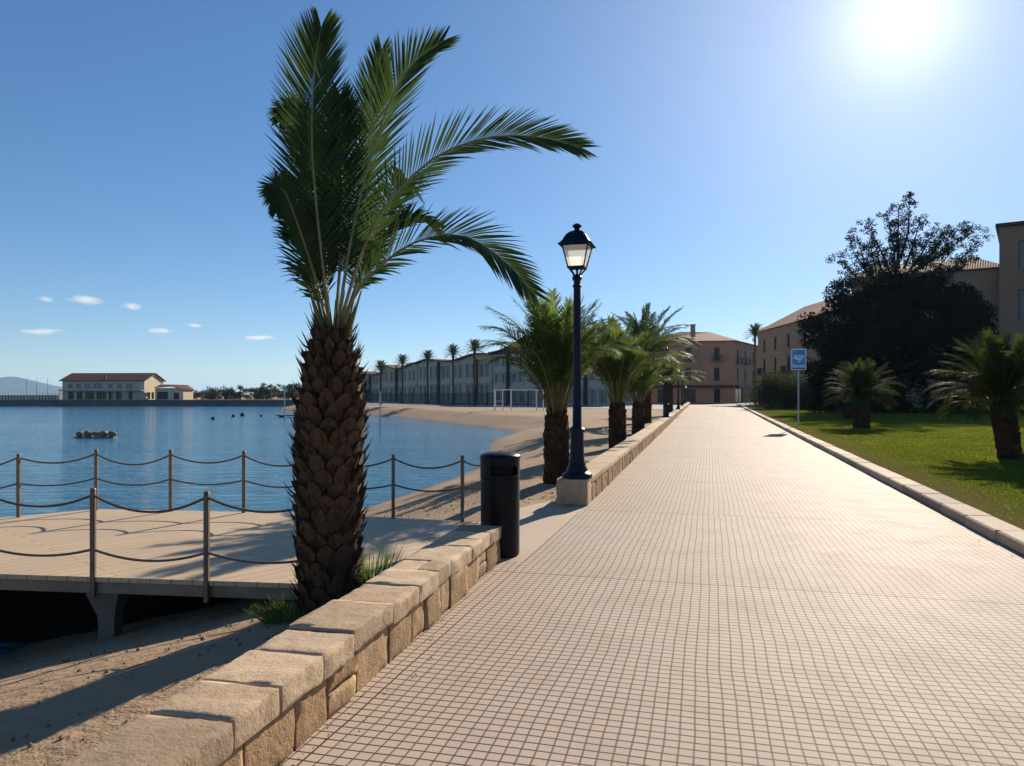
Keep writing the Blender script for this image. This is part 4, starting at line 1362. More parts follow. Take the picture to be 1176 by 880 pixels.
# ------------------------------------------------------------------ buildings
def facade(mb, o, u, Wd, H, holes, depth=0.25, mat=0, out=None):
    """wall face from o along u (unit, xy), holes (x0,z0,x1,z1) are real openings with reveals"""
    u = Vector((u[0], u[1], 0)).normalized()
    nrm_ = Vector((u.y, -u.x, 0))          # outward (to the right-hand side of u)
    o = Vector(o)
    xs_ = sorted({0, Wd, *[h_[0] for h_ in holes], *[h_[2] for h_ in holes]})
    zs_ = sorted({0, H, *[h_[1] for h_ in holes], *[h_[3] for h_ in holes]})
    def P(x, z_, d=0.0):
        return o + u * x + Vector((0, 0, z_)) - nrm_ * d
    for i in range(len(xs_) - 1):
        for j in range(len(zs_) - 1):
            cx, cz = (xs_[i] + xs_[i + 1]) / 2, (zs_[j] + zs_[j + 1]) / 2
            if any(h_[0] < cx < h_[2] and h_[1] < cz < h_[3] for h_ in holes): continue
            mb.quad(P(xs_[i], zs_[j]), P(xs_[i + 1], zs_[j]), P(xs_[i + 1], zs_[j + 1]), P(xs_[i], zs_[j + 1]), mat)
    for x0, z0, x1, z1 in holes:
        for a, b in (((x0, z0), (x0, z1)), ((x0, z1), (x1, z1)), ((x1, z1), (x1, z0)), ((x1, z0), (x0, z0))):
            mb.quad(P(*a), P(*b), P(*b, depth), P(*a, depth), mat)
    return P, u, nrm_
def window_in(parent, P, u, hole, depth, frame='wood_frame', pane='glass', mull=1, trans=1, name='window', sill='trim', fw=0.07):
    x0, z0, x1, z1 = hole
    rz = math.atan2(u.y, u.x)
    f = MB()
    d = depth - 0.06
    def bar(xa, za, xb, zb):
        c = (P((xa + xb) / 2, (za + zb) / 2, d))
        f.box(c, (abs(xb - xa), .06, abs(zb - za)), rz=rz)
    bar(x0, z0, x0 + fw, z1); bar(x1 - fw, z0, x1, z1); bar(x0 + fw, z0, x1 - fw, z0 + fw); bar(x0 + fw, z1 - fw, x1 - fw, z1)
    for k in range(mull):
        x = x0 + (x1 - x0) * (k + 1) / (mull + 1)
        bar(x - fw * .45, z0 + fw, x + fw * .45, z1 - fw)
    o = f.build(name, M[frame], parent)
    g_ = MB()
    g_.quad(P(x0, z0, depth - .03), P(x1, z0, depth - .03), P(x1, z1, depth - .03), P(x0, z1, depth - .03))
    g_.build('pane', M[pane], o)
    if sill:
        s_ = MB()
        s_.box(P((x0 + x1) / 2, z0 - .05, -.05), (x1 - x0 + .24, .16, .09), rz=rz)
        s_.build('sill', M[sill], o)
    return o
def balcony(parent, P, u, xc, z0, w_=1.7, dep=.75):
    rz = math.atan2(u.y, u.x)
    s_ = MB()
    s_.box(P(xc, z0 - .10, -dep / 2), (w_ + .1, dep, .20), rz=rz)
    o = s_.build('balcony', M['balcony_slab'], parent)
    r_ = MB()
    for z_ in (z0 + .95,):
        r_.box(P(xc, z_, -dep + .03), (w_, .07, .09), rz=rz)
        for s2 in (-1, 1):
            r_.box(P(xc + s2 * (w_ / 2 - .03), z_, -dep / 2 - .01), (.05, dep - .1, .05), rz=rz)
    nb = int(w_ / .14)
    for k in range(nb + 1):
        r_.box(P(xc - w_ / 2 + .03 + k * (w_ - .06) / nb, z0 + .46, -dep + .03), (.05, .04, .90), rz=rz)
    r_.build('railing', M['rail'], o)
def hip_roof(parent, pts, eave, z0, z1, ridge, mat='roof', name='roof', over=.45, thick=.12):
    """pts: four corners ccw; ridge: two points"""
    cx = sum(p[0] for p in pts) / 4; cy = sum(p[1] for p in pts) / 4
    q = []
    for x, y in pts:
        d = Vector((x - cx, y - cy, 0)); d = d * (1 + over / max(d.length, .1) * 1.3)
        q.append(Vector((cx + d.x, cy + d.y, z0)))
    r0, r1 = Vector((*ridge[0], z1)), Vector((*ridge[1], z1))
    mb = MB()
    vs = q + [r0, r1] + [p - Vector((0, 0, thick)) for p in q]
    fs = [(0, 1, 5, 4), (1, 2, 5), (2, 3, 4, 5), (3, 0, 4), (9, 8, 7, 6)] + [(i + 6, (i + 1) % 4 + 6, (i + 1) % 4, i) for i in range(4)]
    mb.add(vs, fs)
    o = mb.build(name, M[mat], parent)
    me = o.data
    uv = me.uv_layers.new(name='UVMap')
    for p in me.polygons:
        n_ = p.normal
        du = Vector((0, 0, 1)).cross(n_)
        du = du.normalized() if du.length > 1e-3 else Vector((1, 0, 0))
        dv = n_.cross(du)
        for li in p.loop_indices:
            co = me.vertices[me.loops[li].vertex_index].co
            uv.data[li].uv = (co.dot(du), co.dot(dv))
    return o

# --- beige house closing the promenade
hs_ = thing('beige_house', 'three storey beige house with small balconies closing the far end of the promenade', 'house', (39.9, 133, 0))
# (corners relative to the house corner)
A_, B_, C_, D_ = Vector((-15.5, 3.5, 0)), Vector((0, 0, 0)), Vector((10.5, 17, 0)), Vector((-7, 21, 0))
EAV = 11.1
wl_ = MB()
u1 = (B_ - A_); W1 = u1.length
u2 = (C_ - B_); W2_ = u2.length
h1, h2 = [], []
for fx_ in (3.2, 7.9, 12.9):
    for z0, z1 in ((7.7, 10.0), (4.0, 6.4)):
        h1.append((fx_ - .48, z0, fx_ + .48, z1))
h1 += [(12.4, .05, 13.5, 2.6), (7.0, .05, 9.2, 2.5), (2.4, .05, 4.2, 2.5)]
for fx_ in (2.6, 8.0, 14.0):
    for z0, z1 in ((7.4, 9.8), (4.0, 6.3)):
        h2.append((fx_ - .55, z0, fx_ + .55, z1))
h2.append((1.0, .05, 6.5, 2.6))
P1, uu1, n1_ = facade(wl_, A_, u1, W1, EAV, h1)
P2, uu2, n2_ = facade(wl_, B_, u2, W2_, EAV, h2)
facade(wl_, C_, D_ - C_, (D_ - C_).length, EAV, [])
facade(wl_, D_, A_ - D_, (A_ - D_).length, EAV, [])
for a in (W1 - .02,):
    wl_.box(P1(W1 * .62, EAV / 2, -.06), (.14, .12, EAV - .1), rz=math.atan2(uu1.y, uu1.x))
wl_.build('wall', M['sand_wall'], hs_)
for h_ in h1:
    window_in(hs_, P1, uu1, h_, .25, name='door' if h_[1] < 1 else 'window', sill=None if h_[1] < 1 else 'trim')
for h_ in h2:
    window_in(hs_, P2, uu2, h_, .25, name='door' if h_[1] < 1 else 'window', sill=None if h_[1] < 1 else 'trim')
for fx_ in (3.2, 7.9, 12.9): balcony(hs_, P1, uu1, fx_, 7.65, 1.9)
for fx_ in (2.6, 8.0): balcony(hs_, P2, uu2, fx_, 7.35, 2.4)
cn = MB()
cn.box(P1(W1 / 2, 3.0, -.35), (W1 - .1, .7, .45), rz=math.atan2(uu1.y, uu1.x))
cn.box(P2(W2_ / 2 + .3, 3.0, -.35), (W2_ - .9, .7, .45), rz=math.atan2(uu2.y, uu2.x))
cn.build('canopy', M['dark_trim'], hs_)
ro = hip_roof(hs_, [(p.x, p.y) for p in (A_, B_, C_, D_)], 0, EAV + .12, EAV + 2.5, ((-7.5, 9.5), (-1.5, 10.5)))
ch = MB()
ch.box((-6.3, 4.5, EAV + 2.2), (.75, .75, 2.2)); ch.box((-6.3, 4.5, EAV + 3.36), (1.0, 1.0, .14))
ch.build('chimney', M['ochre_dark'], ro)

# --- orange roofed house right of it, receding along the lawn
h3 = thing('orange_roofed_house', 'brown plastered house with sloping orange tiled roof behind the shrub and big tree', 'house', (38.5, 116, 0))
wl_ = MB()
EB = 11.2
holes = []
for yy in (3.2, 8.2, 13.6, 19.5, 25.4):
    holes += [(yy - .5, 4.6, yy + .5, 6.9), (yy - .5, 8.0, yy + .5, 9.9)]
    holes.append((yy - .7, .05, yy + .7, 2.6))
PA, uA, nA_ = facade(wl_, (0, 0, 0), (-.02, -1), 31, EB, holes)
PB, uB, nB_ = facade(wl_, (-.62, -31, 0), (1, 0), 11, EB, [(2, 4.6, 3.1, 6.9), (7, 4.6, 8.1, 6.9)])
facade(wl_, (10.4, -31, 0), (.0, 1), 31, EB, [])
facade(wl_, (10.4, 0, 0), (-1, 0), 10.4, EB, [])
wl_.build('wall', M['ochre'], h3)
for h_ in holes: window_in(h3, PA, uA, h_, .25, name='door' if h_[1] < 1 else 'window', sill=None if h_[1] < 1 else 'trim')
for h_ in ((2, 4.6, 3.1, 6.9), (7, 4.6, 8.1, 6.9)): window_in(h3, PB, uB, h_, .25)
for yy in (3.2, 13.6): balcony(h3, PA, uA, yy, 4.55, 2.2)
cn = MB(); cn.box(PA(15.5, 7.45, -.08), (30.8, .16, .2), rz=math.atan2(uA.y, uA.x)); cn.build('string_course', M['trim'], h3)
hip_roof(h3, [(-.62, -31), (10.4, -31), (10.4, 0), (0, 0)], 0, EB + .12, EB + 3.4, ((5, -25), (5, -6)))

# --- tall brown block at the right edge with a lower wing
h4 = thing('brown_apartment_block', 'tall brown plastered block with a lower tiled wing at the right edge of the picture', 'apartment block', (47.4, 72, 0))
wl_ = MB()
HT, HWG = 17.8, 14.0
ho = []
for fx_ in (1.55, 5.2, 9.0, 13.0):
    for z0, z1 in ((13.6, 16.3), (8.6, 11.6), (4.2, 6.8), (.05, 2.7)):
        ho.append((fx_, z0, fx_ + 1.5, z1))
PC, uC, nC_ = facade(wl_, (0, 0, 0), (1, -.7), 17, HT, ho, .2)
hs2 = [(3, 13.6, 4.4, 15.9)]
facade(wl_, (10, 14, 0), (-10, -14), 17.2, HT, [])
facade(wl_, (13.93, -9.75, 0), (10, 14), 17.2, HT, [])
facade(wl_, (23.93, 4.25, 0), (-13.93, 9.75), 17.0, HT, [])
wl_.build('wall', M['ochre_dark'], h4)
for h_ in ho: window_in(h4, PC, uC, h_, .2, 'wood_frame', 'shutter' if h_[1] > 5 else 'glass', mull=1)
cn = MB()
cn.prism([(-.55, -.25), (13.9, -10.4), (24.6, 4.3), (9.9, 14.6)], HT, HT + .22)
cn.build('cornice', M['dark_trim'], h4)
hip_roof(h4, [(0, 0), (13.9, -9.7), (23.9, 4.2), (10, 14)], 0, HT + .34, HT + 2.0, ((7.5, 4.5), (15.5, -1.0)), over=.3)
wg = MB()
ho = []
for fx_ in (1.2, 4.3, 7.4, 9.35):
    for z0, z1 in ((10.2, 12.5), (6.9, 9.4), (3.2, 5.9), (.05, 2.7)):
        ho.append((fx_ - .55, z0, fx_ + .55, z1))
WG = Vector((-10.6, 8.2, 0))
dirw = Vector((11.6, -7.3, 0))
PD, uD, nD_ = facade(wg, WG, dirw, dirw.length, HWG, [h_ for h_ in ho if h_[2] < dirw.length], .2)
facade(wg, WG + Vector((5, 10, 0)), (-5, -10), 11.18, HWG, [])
facade(wg, WG + dirw + Vector((5, 10, 0)), (-11.6, 7.3), dirw.length, HWG, [])
wg.build('wing_wall', M['ochre'], h4)
for h_ in ho:
    if h_[2] < dirw.length: window_in(h4, PD, uD, h_, .2)
e_ = WG + dirw
hip_roof(h4, [(WG.x, WG.y), (e_.x, e_.y), (e_.x + 5, e_.y + 10), (WG.x + 5, WG.y + 10)], 0, HWG + .12, HWG + 2.1, ((WG.x + 4.5, WG.y + 3.8), (e_.x + .5, e_.y + 5.5)), over=.35, name='wing_roof')

# --- grey seafront row with wavy brown roofs
def wave_roof(parent, W_, D0, zf, over=.5, mat='roof_brown', n=28):
    mb = MB()
    vs = []
    for k in range(n + 1):
        x = -over + (W_ + 2 * over) * k / n
        z_ = zf(x)
        for yv in (-over * 1.6, D0 + over):
            vs += [(x, yv, z_ + .02), (x, yv, z_ + .26)]
    fs = []
    for k in range(n):
        a, b = 4 * k, 4 * k + 4
        fs += [(a, b, b + 1, a + 1), (a + 1, b + 1, b + 3, a + 3), (a + 3, b + 3, b + 2, a + 2), (a + 2, b + 2, b, a)]
    fs += [(0, 1, 3, 2), (4 * n + 2, 4 * n + 3, 4 * n + 1, 4 * n)]
    mb.add(vs, fs, 0, True)
    o = mb.build('roof', M[mat], parent, sharp=30)
    planar_uv(o, (0, 1, 0), (1, 0, 0))
    return o
def seafront(label, loc, rz, W_, H, D0, zf, bays, floors, group='grey seafront blocks', pill=(), face=None):
    t = thing('seafront_building', label, 'building', loc, rz, group)
    mb = MB()
    holes = []
    bw = W_ / bays
    fh = H / floors
    for i in range(bays):
        for j in range(floors):
            for q in (0, 1):
                x0 = i * bw + .5 + q * (bw - .7) / 2
                holes.append((x0, j * fh + (.1 if j == 0 else .75), x0 + (bw - .7) / 2 - .45, j * fh + fh - .55))
    Pf, uf, nf_ = facade(mb, (0, 0, 0), (1, 0), W_, H, holes, .3)
    sideh = [(q * D0 / 3 + .5, j * fh + .5, q * D0 / 3 + D0 / 3 - .4, j * fh + fh - .55) for q in range(3) for j in range(floors)]
    Ps, us, ns_ = facade(mb, (W_, 0, 0), (0, 1), D0, H, sideh, .3)
    facade(mb, (W_, D0, 0), (-1, 0), W_, H, []); facade(mb, (0, D0, 0), (0, -1), D0, H, [])
    fc = MB()
    # wall strip that follows the curve of the roof
    for k in range(24):
        xa, xb = W_ * k / 24, W_ * (k + 1) / 24
        for yv, fl in ((0, 1), (D0, -1)):
            q = [(xa, yv, H), (xb, yv, H), (xb, yv, zf(xb) + .02), (xa, yv, zf(xa) + .02)]
            if fl < 0: q.reverse()
            (fc if fl > 0 and face else mb).quad(*q)
    for xa, fl in ((0, -1), (W_, 1)):
        q = [(xa, 0, H), (xa, D0, H), (xa, D0, zf(xa) + .02), (xa, 0, zf(xa) + .02)]
        if fl < 0: q.reverse()
        mb.quad(*q)
    mb.build('wall', M['grey_wall'], t)
    if face: fc.build('arched_gable', M[face], t)
    for h_ in holes: window_in(t, Pf, uf, h_, .3, 'white_frame', 'glass_pale', 1, 1, sill=None, fw=.09)
    for h_ in sideh: window_in(t, Ps, us, h_, .3, 'white_frame', 'glass_pale', 1, 1, sill=None, fw=.09)
    for i in pill:
        p = MB(); p.box((min(max(i * bw, .2), W_ - .2), -.35, H / 2 + .1), (.42, .42, H + .2)); p.build('pillar', M['pillar'], t)
    for j in range(1, floors):
        p = MB(); p.box((W_ / 2, -.1, j * fh - .1), (W_ - .9, .2, .3)); p.build('floor_band', M['white_frame'], t)
    wave_roof(t, W_, D0, zf)
    return t
# row recedes from the right (near) to the left (far)
ang = math.atan2(-1, .70)   # direction of the facade from its far left end to its near right end
def row_at(s): return (-36.0 + .5735 * s, 176.0 - .8192 * s, -.03)
seafront('grey seafront block with high arched brown roof and glazed front', row_at(57), ang, 30, 8.4, 7, lambda x: 8.6 + 2.9 * math.exp(-((x - 14) / 7.5) ** 2), 6, 3, pill=(1, 3, 5), face='roof_brown')
seafront('long grey seafront block with slightly waved roof left of the arched one', row_at(29), ang, 27.6, 7.7, 11, lambda x: 7.9 + .4 * math.sin(x * .34) + .5 * x / 26, 6, 2, pill=(2, 5))
seafront('grey seafront block with two low roof waves farther along the beach', row_at(11), ang, 17.6, 7.2, 11, lambda x: 7.4 + .5 * math.sin(x * .42 + .6), 4, 2, pill=(2,))
seafront('farthest and lowest grey seafront block at the left end of the beach', row_at(-8), ang, 18.6, 6.2, 11, lambda x: 6.4 + .5 * math.sin(x * .30), 4, 2, pill=(3,))

# fence in front of the row
fn = thing('metal_fence', 'dark fence of upright bars along the back of the beach', 'fence', (-25, 146, -.03))
FA, FB = Vector((-22, 34, 0)), Vector((27, -53, 0))
fd = FB - FA; FL = fd.length; frz = math.atan2(fd.y, fd.x)
rl = MB()
for z_ in (.25, 1.75):
    c_ = FA.lerp(FB, .5); rl.box((c_.x, c_.y, z_), (FL, .05, .06), rz=frz)
nb = 330
for k in range(nb):
    p = FA.lerp(FB, (k + .5) / nb); rl.box((p.x, p.y, .98), (.045, .045, 1.5), rz=frz)
rl.build('bars', M['rail'], fn)
for k in range(19):
    p = FA.lerp(FB, k / 18)
    q = MB(); q.box((p.x, p.y, 1.0), (.16, .16, 2.0), rz=frz); q.build('post', M['rail'], fn)

# white tubular frames on the beach
wf = thing('white_frame', 'white tubular frame with ladder legs standing on the sand before the grey row', 'beach frame', (-1.75, 71, -.05), R(-2))
top = MB()
top.box((2.85, 0, 2.05), (5.75, .10, .10), bev=.01); top.box((2.85, 1.7, 2.05), (5.75, .10, .10), bev=.01)
top.build('top_rail', M['white_paint'], wf)
for x, y in ((.05, 0), (.85, 0), (4.1, 0), (.05, 1.7), (1.6, 1.7), (4.75, 1.7), (5.65, 1.7), (5.65, 0)):
    q = MB(); q.tube([(x, y, 0), (x, y, 2.0)], .05, 8); q.build('leg', M['white_paint'], wf)
q = MB()
for z_ in (.5, .95): q.box((.45, 0, z_), (.7, .05, .05))
q.box((4.4, .85, .3), (.7, .05, .05))
for x in (.05, 5.65): q.box((x, .85, 2.05), (.07, 1.6, .07))
q.build('cross_bar', M['white_paint'], wf)

# ------------------------------------------------------------------ far side of the lake
QZ = 0.40
lh = thing('lakeside_house', 'long cream two storey house with brown tiled gable roof on the far quay', 'house', (-96.0, 158.0, QZ), R(-4))
LW, LD, LH = 18.2, 7.4, 4.1
mb = MB()
ho = []
for x0, w_ in ((1.3, 1.15), (3.2, 1.1), (5.0, 1.6), (7.1, 2.0), (10.2, 1.1), (12.2, 1.1), (14.2, 1.6)):
    ho.append((x0, 2.45, x0 + w_, 3.4))
lo = [(x0, .1, x0 + w_, 1.75) for x0, w_ in ((1.3, 1.3), (3.2, 1.4), (5.0, 2.0), (7.6, 2.2), (10.3, .9), (11.9, 1.3), (14.8, .8))]
PL, uL, nL = facade(mb, (0, 0, 0), (1, 0), LW, LH, ho + lo, .2)
ge = [(1.2, .1, 2.2, 1.6), (2.7, .1, 3.7, 1.6), (4.2, .1, 5.2, 1.6)]
PG, uG, nG = facade(mb, (LW, 0, 0), (0, 1), LD, LH, ge, .2)
facade(mb, (LW, LD, 0), (-1, 0), LW, LH, []); facade(mb, (0, LD, 0), (0, -1), LD, LH, [])
RZ = 1.5
mb.add([(LW, 0, LH), (LW, LD, LH), (LW, LD / 2, LH + RZ)], [(0, 1, 2)]); mb.add([(0, LD, LH), (0, 0, LH), (0, LD / 2, LH + RZ)], [(0, 1, 2)])
mb.build('wall', M['cream'], lh)
for h_ in ho: window_in(lh, PL, uL, h_, .2, 'wood_frame', 'glass_blue', 1, 0, sill=None)
for h_ in lo: window_in(lh, PL, uL, h_, .2, 'wood_frame', 'glass', 1, 0, sill=None, name='door')
for h_ in ge: window_in(lh, PG, uG, h_, .2, 'wood_frame', 'glass', 1, 0, sill=None, name='door')
q = MB()
ov = .45
sl = RZ / (LD / 2)
for s_ in (0, 1):
    y0, y1 = (-ov, LD / 2) if s_ == 0 else (LD + ov, LD / 2)
    z0 = LH - ov * sl
    vs = [(-ov, y0, z0 + .03), (LW + ov, y0, z0 + .03), (LW + ov, y1, LH + RZ + .03), (-ov, y1, LH + RZ + .03)]
    vs += [(x, y, z_ + .16) for x, y, z_ in vs]
    q.add(vs, [(0, 1, 2, 3), (7, 6, 5, 4), (0, 4, 5, 1), (1, 5, 6, 2), (2, 6, 7, 3), (3, 7, 4, 0)])
ro = q.build('roof', M['roof'], lh); planar_uv(ro, (1, 0, 0), (0, 1, 0))
q = MB(); q.box((9.2, .6, LH + .75), (.32, .32, .9)); q.build('chimney', M['dark_trim'], ro)
q = MB(); q.box((LW / 2, -.6, 1.98), (LW, 1.2, .12)); q.box((LW / 2, -1.17, 2.12), (LW, .06, .16)); bl_ = q.build('terrace', M['cream'], lh)
q = MB()
for x in np.arange(0.2, LW, 1.9): q.tube([(x, -1.1, 0), (x, -1.1, 1.92)], .06, 6)
q.box((LW / 2, -1.17, 2.72), (LW, .04, .05))
for x in np.arange(0.1, LW, .9): q.box((x, -1.17, 2.45), (.03, .03, .5))
q.build('railing', M['grey_rail'], bl_)

an = thing('annex_building', 'small low annex with curved pale end wall beside the cream lakeside house', 'annex', (-76.0, 157.6, QZ), R(-6))
mb = MB()
facade(mb, (0, 0, 0), (1, 0), 3.6, 2.5, [(.4, .1, 2.9, 1.7)], .2)
PQ, uQ, _n = facade(mb, (3.6, 0, 0), (1, .35), 2.4, 1.9, [(.5, .1, 1.6, 1.5)], .15)
facade(mb, (5.85, .8, 0), (0, 1), 4, 1.9, []); facade(mb, (5.85, 4.8, 0), (-1, 0), 5.85, 2.5, []); facade(mb, (0, 4.8, 0), (0, -1), 4.8, 2.5, [])
mb.add([(3.6, 0, 1.9), (5.85, .8, 1.9), (3.6, 0, 2.6)], [(0, 1, 2)])
mb.build('wall', M['cream'], an)
q = MB(); q.box((1.65, .25, .9), (2.5, .1, 1.6)); q.build('door', M['wood_frame'], an)
q = MB()
vs = [(-.3, -.3, 2.5), (3.9, -.3, 2.75), (6.1, .6, 1.95), (6.1, 5, 2.0), (4.6, 5, 3.2), (-.3, 5, 3.3), (-.3, 2.5, 3.3), (4.4, 2.6, 3.2)]
q.add(vs, [(0, 1, 7, 6), (1, 2, 3, 7), (6, 7, 4, 5), (7, 3, 4), (0, 6, 5), (0, 5, 4, 3, 2, 1)])
ro = q.build('roof', M['roof_brown'], an); planar_uv(ro, (1, 0, 0), (0, 1, 0))

bw_ = thing('boundary_wall', 'pale slatted wall along the quay left of the cream lakeside house', 'wall', (-132.5, 157.5, QZ))
q = MB()
q.box((16, 0, .5), (40, .2, 1.0)); q.build('panel', M['cream'], bw_)
q = MB()
for k in range(60): q.box((-3.6 + k * .66, -.13, .52), (.12, .05, 1.04))
q.build('slats', M['wood_frame'], bw_)
for k, x in enumerate((-101.4, -99.3, -97.0)):
    t = thing('flagpole', ('leftmost', 'middle', 'rightmost')[k] + ' of three bare flagpoles on the quay left of the cream house', 'flagpole', (x, 154.6, QZ), 0, 'bare flagpoles on the quay')
    q = MB(); q.tube([(0, 0, 0), (0, 0, 4.3)], [.06, .035], 8); q.build('mast', M['steel'], t)
    q = MB(); q.lathe([(.02, 4.3), (.06, 4.34), (.06, 4.4), (.02, 4.44)], n=10); q.build('finial', M['steel'], t)

# trees beyond the quay
TL_ = [(-66.5, 163, 3.2, 1.9), (-63.6, 166, 2.6, 1.5), (-60.2, 164, 3.4, 1.6), (-57.0, 168, 3.0, 1.7), (-54.6, 165, 3.9, 1.5), (-51.4, 170, 3.5, 1.6), (-49.3, 166, 4.0, 1.7),
       (-46.3, 163, 4.1, 1.8), (-43.4, 168, 4.4, 1.8), (-40.6, 165, 3.7, 1.6), (-38.0, 168, 4.2, 1.8), (-58.9, 171, 2.9, 1.6), (-68.8, 169, 2.4, 1.4), (-35, 172, 3.6, 1.8)]
for k, (x, y, h_, r_) in enumerate(TL_):
    rr = random.Random(200 + k)
    pos = ('right beside the annex', 'second right of the annex', 'third right of the annex', 'before the middle gap', 'at the middle of the line', 'just past the middle', 'in the taller right half', 'in front of the taller right half', 'behind the taller right half',
           'nearest the dock pole', 'next to the big palm trunk', 'behind the middle of the line', 'behind the annex end', 'hidden behind the big palm trunk')[k]
    nm = ('round', 'low bushy', 'slender', 'broad', 'tall', 'ragged')[k % 6]
    t = thing('lakeside_tree', f'{nm} dark tree on the far shore {pos}', 'tree', (x, y, .3), 0, 'trees along the far shore')
    q = MB(); q.tube([(0, 0, -.8), (.05, 0, h_ * .4), (0, 0, h_ * .8)], [.16, .12, .04], 7); q.build('trunk', M['bark'], t)
    cl = [(rr.gauss(0, r_ * .62), rr.gauss(0, r_ * .5), h_ * rr.uniform(.12, .85), r_ * rr.uniform(.28, .5)) for _ in range(22)]
    q = MB(); leaf_cloud(q, cl, 1500, .34, 300 + k); q.build('crown', M['far_leaf'], t)

fh_ = thing('hedge', 'long low dark hedge behind the far shore trees', 'hedge', (-50, 176, .3))
rr = random.Random(77)
cl = [(rr.uniform(-26, 24), rr.gauss(0, .8), rr.uniform(.5, 1.9 + .7 * math.sin(i * .9)), rr.uniform(.6, 1.2)) for i in range(170)]
q = MB(); leaf_cloud(q, cl, 9000, .45, 401); q.build('foliage', M['far_leaf'], fh_)
q = MB()
for k in range(26): q.tube([(-25 + k * 1.95, 0, -.8), (-25 + k * 1.95, .1, 1.2)], [.09, .05], 5)
q.build('stems', M['bark'], fh_)

# things in the water
rf_ = thing('raft', 'low dark float with a row of boulders lying on the lake', 'float', (-24.6, 41.8, WATER_Z))
q = MB(); q.box((1.1, 0, -.01), (2.25, .6, .12), bev=.03); q.build('float_base', M['raft'], rf_)
for k, x in enumerate((.22, .66, 1.12, 1.58, 2.02)):
    q = MB(); stone(q, (x, .05 * math.sin(k * 4), .21 + .02 * math.sin(k * 3)), (.36, .44, .30 + .06 * math.sin(k * 2.2)), k, 500 + k, .05, .14, (6, 6, 5)); q.build('boulder', M['rock'], rf_, sharp=60)
for k, (x, y, lab) in enumerate(((-29.3, 72.5, 'dark buoy floating apart, leftmost of the four'), (-30.5, 81, 'second dark buoy from the left on the lake'), (-30.6, 84, 'third and largest dark buoy on the lake'), (-27.8, 82, 'rightmost small dark buoy near the palm trunk'))):
    q = MB(); s_ = (1, 1, 1.35, .8)[k]
    q.lathe([(.02, -.12), (.15, -.08), (.20, .02), (.17, .13), (.08, .2), (.05, .28), (.02, .3)], n=14)
    o = tag(q.build('buoy', M['buoy'], loc=(x, y, WATER_Z)), lab, 'buoy', 'buoys on the lake')
    o.scale = (s_, s_, s_)
q = MB(); q.tube([(0, 0, -1.2), (0, 0, 2.62)], [.05, .045], 8)
tag(q.build('mooring_pole', M['steel'], loc=(-7.9, 44.3, WATER_Z)), 'thin grey pole standing in the water right of the big palm trunk', 'pole')
q = MB(); q.tube([(0, 0, -1.2), (0, 0, 2.9)], [.06, .05], 8); q.box((.12, 0, 2.8), (.3, .03, .25))
tag(q.build('mooring_pole', M['steel'], loc=(-20.9, 68, WATER_Z)), 'thin pole with a small plate beside the floating dock', 'pole')
dk = thing('floating_dock', 'small flat floating dock on the lake left of the palm trunk', 'dock', (-22.5, 79.5, WATER_Z))
q = MB(); q.box((-1.0, 0, .2), (3.2, 1.4, .14), bev=.02); q.build('dock_platform', M['raft'], dk)
q = MB()
for x in (-2.2, .3): q.lathe([(.3, -.1), (.3, .13)], (x, 0, 0), 14)
q.build('dock_float', M['buoy'], dk)

# loose stones and dry litter on the sand and along the kerb and wall foot
pe = MB()
rr = random.Random(91)
for i in range(900):
    y = rr.uniform(2.2, 14); x = wall1x(min(y, 6.9)) - .42 - abs(rr.gauss(0, 1.6))
    if y > 5.9 and x < -.3 and y < 10.2: continue
    if y > 7: x = rr.uniform(-2.6, 1.3)
    if y > 6.8 and y < 10.8 and x > -.5: continue
    z_ = ground_at(x, y)
    if z_ < -.7: continue
    r_ = rr.uniform(.004, .016) * (1.8 if rr.random() < .06 else 1)
    b = [Vector((rr.gauss(0, 1), rr.gauss(0, 1), 0)).normalized() for _ in range(2)]
    pts = [(x + r_ * math.cos(a) * rr.uniform(.7, 1.2), y + r_ * math.sin(a) * rr.uniform(.7, 1.2), z_ + .004 + r_ * .25) for a in np.linspace(0, 5.2, 6)]
    pe.add(pts + [(x, y, z_ + .01 + r_ * .8), (x, y, z_ - .02)], [(k, (k + 1) % 6, 6) for k in range(6)] + [((k + 1) % 6, k, 7) for k in range(6)])
tag(pe.build('pebbles', M['rock']), kind='stuff')
li = MB()
for i in range(150):
    if rr.random() < .6:
        y = rr.uniform(5, 30) ; x = kerbx(y) - abs(rr.gauss(0, .10)) - .01
    else:
        y = rr.uniform(2.6, 6.8); x = wall1x(y) + abs(rr.gauss(0, .10)) + .01
    a = rr.random() * 6.28; L = rr.uniform(.006, .02); w_ = L * rr.uniform(.15, .4)
    u = Vector((math.cos(a), math.sin(a), rr.uniform(-.1, .25))); v_ = Vector((-math.sin(a), math.cos(a), rr.uniform(-.2, .2)))
    c_ = Vector((x, y, .008))
    li.add([c_ - u * L, c_ + v_ * w_ + Vector((0, 0, .004)), c_ + u * L, c_ - v_ * w_ + Vector((0, 0, .004))], [(0, 1, 2, 3)])
tag(li.build('leaf_litter', M['litter']), kind='stuff')

